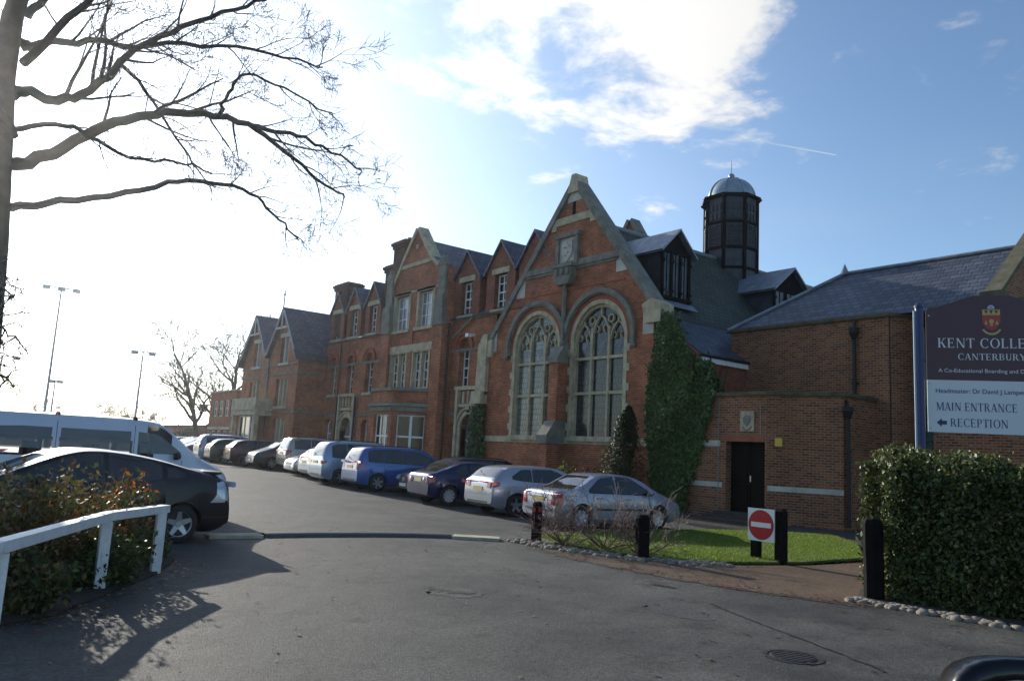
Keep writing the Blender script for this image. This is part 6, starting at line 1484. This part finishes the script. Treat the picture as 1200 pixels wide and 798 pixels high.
mb = MB(); S.ring(mb, 9.145, .685, .272, .279, .020, .0225, 0, 360, 40); mb.build('disc_edge', BLACKPL, ne)
mb = MB(); S.box(mb, 8.925, 9.365, .64, .73, .0231, .0252); mb.build('bar', SGW, ne)

# white rail
wr = thing('white_rail', 'low white painted wooden rail on square posts round the shrub bed', 'fence', (2, 9.5, 0)); wr['world_children'] = 1
for (x, y, h) in ((2.81,11.0,.78), (1.97,9.98,.76), (.75,7.55,.76)):
    mb = MB(); w = .055; mb.box(x-w, x+w, y-w, y+w, 0, h); mb.build('post', WHITE_RAIL, wr)
def rail(a, b):
    a, b = Vector(a), Vector(b); d = (b-a).normalized(); n = Vector((-d.y, d.x, 0)).normalized()*.065; mb = MB(); z0, z1 = Vector((0,0,-.06)), Vector((0,0,.035))
    P = [a-n+z0, a+n+z0, b+n+z0, b-n+z0, a-n+z1, a+n+z1, b+n+z1, b-n+z1]; mb.add(P, [(3,2,1,0),(4,5,6,7),(0,1,5,4),(1,2,6,5),(2,3,7,6),(3,0,4,7)]); mb.build('rail', WHITE_RAIL, wr)
rail((2.88,11.12,.82), (1.97,9.98,.83)); rail((1.965,9.975,.828), (.70,7.45,.83)); rail((.70,7.45,.828), (-1.2,5.6,.83))

# lighting masts
LG = mat('galvanised_steel', (.45,.46,.47), .5, metal=.5)
def mast(name, x, y, h, label, heads, arm=.9):
    t = thing(name, label, 'light mast', (x, y, gz(y))); mb = MB(); mb.tube([(0,0,-.1), (0,0,h*.5), (0,0,h)], [.10,.08,.05], 8); mb.box(-arm, arm, -.03, .03, h-.05, h+.03); mb.build('pole', LG, t)
    for k in range(heads):
        u = -arm+2*arm*k/max(1, heads-1); mb = MB(); mb.box(u-.22, u+.22, -.28, .1, h-.22, h+.02); mb.build('lamp_head', LG, t)
mast('floodlight_mast', 7.25, 60, 10.9, 'tall thin floodlight mast with three lamp heads', 3); mast('floodlight_mast', 4.9, 66, 6.4, 'shorter thin floodlight mast at the left edge of the photo', 2)
mast('lamp_post', 13.25, 62, 7.4, 'thin lamp post with a double lamp arm before the skyline', 2, .6); mast('lamp_post', 8.9, 70, 5.2, 'short thin lamp post near the skyline trees', 2, .3)

# ------------------------------------------------------------------ the school sign
sg = thing('school_sign', 'maroon and white school sign on blue posts behind the hedge', 'sign', (12.6, 5.82, 0), math.atan2(-.81, .58))
POSTB = mat('blue_post_paint', (.012,.028,.12), .4); MAROON = mat('maroon_panel', (.055,.012,.028), .35, var=.06); PANELW = mat('sign_panel_white', (.62,.66,.70), .35, var=.04); INKB = mat('sign_blue_ink', (.02,.035,.10), .5); INKW = mat('sign_white_ink', (.75,.75,.78), .5)
Q = Frame((0,0,0), (1,0,0)); Q.n = Vector((0,-1,0))
for u in (0.0, 2.04):
    mb = MB(); mb.tube([(u,0,0), (u,0,4.42)], .062, 14); mb.lathe([(.062,4.42),(.07,4.43),(.07,4.46),(.03,4.50)], (u,0,0), 14); mb.build('post', POSTB, sg, smooth=False)
    mb = MB(); mb.box(u-.085, u-.058, -.02, .02, 0, 4.38); mb.build('post_edge', mat('post_edge_paint', (.35,.45,.55), .4), sg)
U0, U1, UM = .10, 1.94, 1.02
mb = MB(); Q.prism(mb, [(U0,3.28), (U1,3.28), (U1,4.38), (UM+.25,4.62), (UM-.25,4.62), (U0,4.38)], -.03, .0); mb.build('maroon_panel', MAROON, sg)
mb = MB(); Q.box(mb, U0, U1, 2.46, 3.275, -.03, 0); mb.build('white_panel', PANELW, sg)
mb = MB()
for u, v in ((U0+.04,4.3), (U0+.03,3.22), (U0+.03,2.52), (U1-.04,4.3), (U1-.03,3.22), (U1-.03,2.52)): Q.ring(mb, u, v, 0, .014, .001, .006, 0, 360, 8)
mb.build('bolt', LG, sg)
# serif capitals cut as strokes
def glyphs():
    G = {}
    def V(x, w=.15, t=1, b=1, z0=0, z1=1):
        o = [[(x,z0),(x+w,z0),(x+w,z1),(x,z1)]]
        if b: o.append([(x-.07,z0),(x+w+.07,z0),(x+w+.07,z0+.05),(x-.07,z0+.05)])
        if t: o.append([(x-.07,z1-.05),(x+w+.07,z1-.05),(x+w+.07,z1),(x-.07,z1)])
        return o
    def D(x0, y0, x1, y1, w): return [[(x0,y0),(x0+w,y0),(x1+w,y1),(x1,y1)]]
    def H(x0, x1, y, h=.055): return [[(x0,y),(x1,y),(x1,y+h),(x0,y+h)]]
    def arc(cx, cy, rx, ry, tx, ty, a0, a1, n=14):
        o = []
        for i in range(n):
            a, b = rad(a0+(a1-a0)*i/n), rad(a0+(a1-a0)*(i+1)/n)
            o.append([(cx+rx*math.cos(a),cy+ry*math.sin(a)), (cx+rx*math.cos(b),cy+ry*math.sin(b)), (cx+(rx-tx)*math.cos(b),cy+(ry-ty)*math.sin(b)), (cx+(rx-tx)*math.cos(a),cy+(ry-ty)*math.sin(a))])
        return o
    G['I'] = (V(.08), .38)
    G['E'] = (V(.08)+H(.2,.64,.945)+H(.2,.66,0)+H(.2,.52,.49)+D(.60,.80,.60,1,.045)+D(.62,0,.62,.2,.045)+D(.5,.40,.5,.62,.04), .76)
    G['L'] = (V(.08)+H(.2,.64,0)+D(.60,0,.60,.22,.045), .70)
    G['K'] = (V(.08)+D(.22,.42,.62,.97,.07)+D(.62,0,.32,.55,.17)+H(.54,.86,0,.05)+H(.54,.80,.95,.05), .86)
    G['N'] = (V(.10,.06,1,1)+D(.68,0,.06,1,.17)+V(.76,.06,1,0), .95)
    G['T'] = (V(.31,.15,0,1)+H(.0,.77,.945)+D(0,.76,0,1,.045)+D(.725,.76,.725,1,.045), .80)
    G['C'] = (arc(.47,.5,.44,.52,.15,.055,48,312,20)+D(.74,.68,.74,.98,.045)+D(.74,.04,.74,.2,.04), .86)
    G['G'] = (arc(.47,.5,.44,.52,.15,.055,48,330,20)+D(.72,.70,.72,.98,.045)+V(.68,.14,1,0,.06,.42), .94)
    G['O'] = (arc(.49,.5,.46,.52,.15,.05,0,360,28), .98)
    G['A'] = (D(.06,0,.40,1,.06)+D(.68,0,.36,1,.16)+H(.22,.66,.32,.05)+H(-.02,.24,0,.05)+H(.56,.92,0,.05), .90)
    G['B'] = (V(.08)+arc(.36,.74,.28,.26,.13,.05,-90,90)+arc(.38,.265,.33,.265,.14,.05,-90,90)+H(.2,.38,.95,.05)+H(.2,.40,.48,.05)+H(.2,.40,0,.05), .78)
    G['P'] = (V(.08)+arc(.36,.72,.32,.28,.14,.05,-90,90)+H(.2,.38,.95,.05)+H(.2,.38,.44,.05), .74)
    G['R'] = (V(.08)+arc(.36,.74,.30,.26,.14,.05,-90,90)+H(.2,.38,.95,.05)+H(.2,.40,.48,.05)+D(.64,0,.36,.5,.17)+H(.6,.90,0,.05), .86)
    G['U'] = (V(.10,.15,1,0,.3,1)+V(.68,.06,1,0,.3,1)+arc(.42,.32,.32,.33,.14,.06,180,360), .88)
    G['Y'] = (V(.34,.15,0,1,0,.48)+D(.34,.46,.04,1,.16)+D(.43,.46,.72,1,.06)+H(-.03,.30,.95,.05)+H(.62,.88,.95,.05), .84)
    G['M'] = (V(.10,.06)+D(.46,.04,.06,1,.16)+D(.46,.04,.86,1,.06)+V(.90,.15), 1.12)
    return G
GL = glyphs()
def caps(mb, s, u, v, h, width=None, gap=.10):
    tot = sum((GL[c][1]+gap) if c != ' ' else .42 for c in s); k = (width/(tot*h)) if width else 1.0; x = u; lay = 0
    for c in s:
        if c == ' ': x += .42*h*k; continue
        for poly in GL[c][0]:
            lay = (lay+1) % 12                      # every stroke a hair proud of the one before, so that none coincide
            mb.add([Q.p(x+a*h*k, v+b*h, .003+lay*.0002) for a, b in poly], [tuple(range(len(poly)))])
        x += (GL[c][1]+gap)*h*k
    return x
def cap_line(s, u, v, h, width, m): mb = MB(); caps(mb, s, u, v, h, width); mb.build('lettering', m, sg, recalc=False)
cap_line('KENT COLLEGE', .26, 3.79, .15, 1.50, INKW)
cap_line('CANTERBURY', .54, 3.60, .10, .94, INKW)
cap_line('MAIN ENTRANCE', .22, 2.80, .125, 1.12, INKB)
cap_line('RECEPTION', .41, 2.555, .125, .80, INKB)
mb = MB(); Q.prism(mb, [(.22,2.61), (.29,2.675), (.29,2.64), (.36,2.64), (.36,2.58), (.29,2.58), (.29,2.545)], .002, .004); mb.build('arrow', INKB, sg)
def small_text(s, u, v, size, m, width):
    c = bpy.data.curves.new('lettering', 'FONT'); c.body = s; c.size = size; c.extrude = .0006; c.materials.append(m)
    o = bpy.data.objects.new('lettering', c); COL.objects.link(o); o.parent = sg; o.location = Q.p(u, v, .004); o.rotation_euler = (rad(90),0,0)
    bpy.context.view_layer.update(); me = bpy.data.meshes.new_from_object(o.evaluated_get(bpy.context.evaluated_depsgraph_get()))
    bpy.data.objects.remove(o); o = bpy.data.objects.new('lettering', me); COL.objects.link(o); o.parent = sg; o.location = Q.p(u, v, .004); o.rotation_euler = (rad(90),0,0)
    xs_ = [q.co.x for q in me.vertices]; o.scale.x = width/(max(xs_)-min(xs_))
small_text('A Co-Educational Boarding and Day School', .26, 3.40, .085, INKW, 1.52)
small_text('Headmaster: Dr David J Lamper EdD', .21, 3.075, .10, INKB, 1.42)
# the shield above the name
c, b0 = UM-.0, 4.04
mb = MB(); Q.prism(mb, [(c-.125,b0+.36), (c+.125,b0+.36), (c+.125,b0+.16), (c+.07,b0+.06), (c,b0+.03), (c-.07,b0+.06), (c-.125,b0+.16)], .001, .004); mb.build('shield', mat('shield_red', (.42,.05,.04), .5), sg)
GOLDI = mat('sign_gold_ink', (.50,.40,.12), .5)
mb = MB(); Q.box(mb, c-.122, c+.122, b0+.27, b0+.357, .0042, .0056)
for k in (-1, 0, 1): Q.prism(mb, [(c+k*.075-.022,b0+.10+abs(k)*.02), (c+k*.075+.022,b0+.10+abs(k)*.02), (c+k*.075,b0+.19)], .0043, .0057)
Q.ring(mb, c, b0+.17, .0, .035, .0044, .0058, 0, 360, 12)
Q.ring(mb, c, b0+.10, .115, .145, .0012, .0030, 205, 335, 12)
mb.build('shield_charge', GOLDI, sg)
mb = MB()
for k in (-1, 0, 1): Q.prism(mb, [(c+k*.07-.025,b0+.345), (c+k*.07+.025,b0+.345), (c+k*.07,b0+.285)], .0058, .0066)
mb.build('shield_chevron', MAROON, sg)
mb = MB(); Q.ring(mb, c, b0+.385, .02, .045, .001, .004, 0, 180, 10); Q.box(mb, c-.05, c+.05, b0+.37, b0+.39, .001, .0035); mb.build('shield_crest', mat('sign_silver_ink', (.5,.52,.6), .5), sg)

# ------------------------------------------------------------------ door mirror of the car the photograph was taken from
def door_mirror():
    t = thing('door_mirror', 'black door mirror of the near car at the bottom right corner', 'door mirror', (1.145, .365, 1.425)); yaw = rad(-YAW)
    t.rotation_euler = (0, 0, yaw-rad(4)); mb = MB(); mb.smooth = True
    nu, nv = 28, 10; vs = []
    a, b = .135, .112
    for j in range(nv+1):
        ph = math.pi/2*j/nv; k = math.cos(ph)**.5; dpt = .13*math.sin(ph)
        for i in range(nu):
            th = 2*math.pi*i/nu; cx = math.copysign(abs(math.cos(th))**.5, math.cos(th)); sz = math.copysign(abs(math.sin(th))**.5, math.sin(th)); vs.append((a*k*cx, dpt, b*k*sz))
    inner = []
    for i in range(nu):
        th = 2*math.pi*i/nu; cx = math.copysign(abs(math.cos(th))**.5, math.cos(th)); sz = math.copysign(abs(math.sin(th))**.5, math.sin(th)); inner.append((a*.86*cx, .004, b*.80*sz))
    mb.add(vs+inner, [(j*nu+i, j*nu+(i+1)%nu, (j+1)*nu+(i+1)%nu, (j+1)*nu+i) for j in range(nv) for i in range(nu)]+[(i, (i+1)%nu, (nv+1)*nu+(i+1)%nu, (nv+1)*nu+i) for i in range(nu)])
    mb.build('housing', paint('black_mirror_paint', (.006,.006,.008), .0, .3), t)
    g = MB(); g.add([(x, .008, z) for x, y, z in inner], [tuple(range(nu))]); g.build('mirror_glass', mat('mirror_glass', (.75,.8,.85), .02, metal=1.0), t)
    m = MB(); m.tube([(.10,.05,-.06), (.22,.06,-.10), (.34,.05,-.12)], [.04,.045,.06], 10); m.build('mount', BLACKPL, t)
door_mirror()

# ------------------------------------------------------------------ fallen leaves, then the hazy air
def litter():
    n = 1500; r = RNG; lines = [[(10.2,12.9),(9.75,11.4),(9.7,9.6),(9.8,8.0),(10.1,6.7),(10.55,5.6),(10.7,4.2)], [(.9,8.3),(1.4,8.7),(2.0,9.5),(2.85,10.7),(3.4,11.9)], [(10.9,11),(12.2,9.0),(16,8.5)]]
    P = []
    for L_ in lines:
        for _ in range(330):
            i = r.integers(0, len(L_)-1); t = r.random(); a, b = np.array(L_[i]), np.array(L_[i+1]); q = a+(b-a)*t+r.normal(0,.22,2); P.append((q[0], q[1], gz(q[1])+.016))
    for _ in range(260):
        x, y = r.uniform(1,11), r.uniform(3,16); P.append((x, y, gz(y)+.014))
    P = np.array(P); o = leaves('fallen_leaves', P, .028, [RL, YL, OLV], None, nrm=np.tile([0,0,2.2],(len(P),1)), jit=.5); tag(o, 'brown fallen leaves scattered along the edges of the drive', kind='stuff')
litter()
def strip(name, pts, w, off, m, seed, jag=.4):
    r = random.Random(seed); P = []; n = 26
    for i in range(n+1):
        t = i/n*(len(pts)-1); k = min(len(pts)-2, int(t)); a, b = Vector(pts[k]), Vector(pts[k+1]); P.append((a.lerp(b, t-k), (b-a).normalized()))
    L_, R_ = [], []
    for p, d in P:
        q = Vector((-d.y, d.x)); wob = r.gauss(0, w*jag); L_.append(tuple(p+q*(w*r.uniform(.5,1)+wob))); R_.append(tuple(p-q*(w*r.uniform(.5,1)-wob)))
    return sheet(name, L_+R_[::-1], off, m, kind='structure')
DARKT = asphalt('bitumen', (.022,.023,.024), (.040,.040,.040), (.018,.018,.018))
strip('tar_seam', [(8.45,6.6), (7.92,5.38), (7.63,4.59), (7.25,3.7)], .022, .011, DARKT, 1)
strip('tar_seam', [(9.62,11.1), (9.55,9.8), (9.6,8.2), (9.9,6.9), (10.35,5.7)], .045, .012, SOIL, 2, .7)
strip('pothole', [(5.55,8.85), (5.9,8.25)], .10, .011, DARKT, 3, .5)
strip('pothole', [(8.9,8.0), (8.95,7.6)], .06, .011, DARKT, 4, .5)
def haze():
    mb = MB(); mb.box(-1600, 1600, -450, 2600, -1.0, 20.5); m = bpy.data.materials.new('haze'); m.use_nodes = True; nt = m.node_tree; nt.nodes.remove(nt.nodes['Principled BSDF'])
    v = nt.nodes.new('ShaderNodeVolumePrincipled'); v.inputs['Color'].default_value = (.93,.95,1,1); v.inputs['Density'].default_value = HAZE; v.inputs['Anisotropy'].default_value = .86
    nt.links.new(v.outputs[0], nt.nodes['Material Output'].inputs['Volume']); tag(mb.build('haze', m), kind='stuff')
HAZE = .0004
if HAZE: haze()
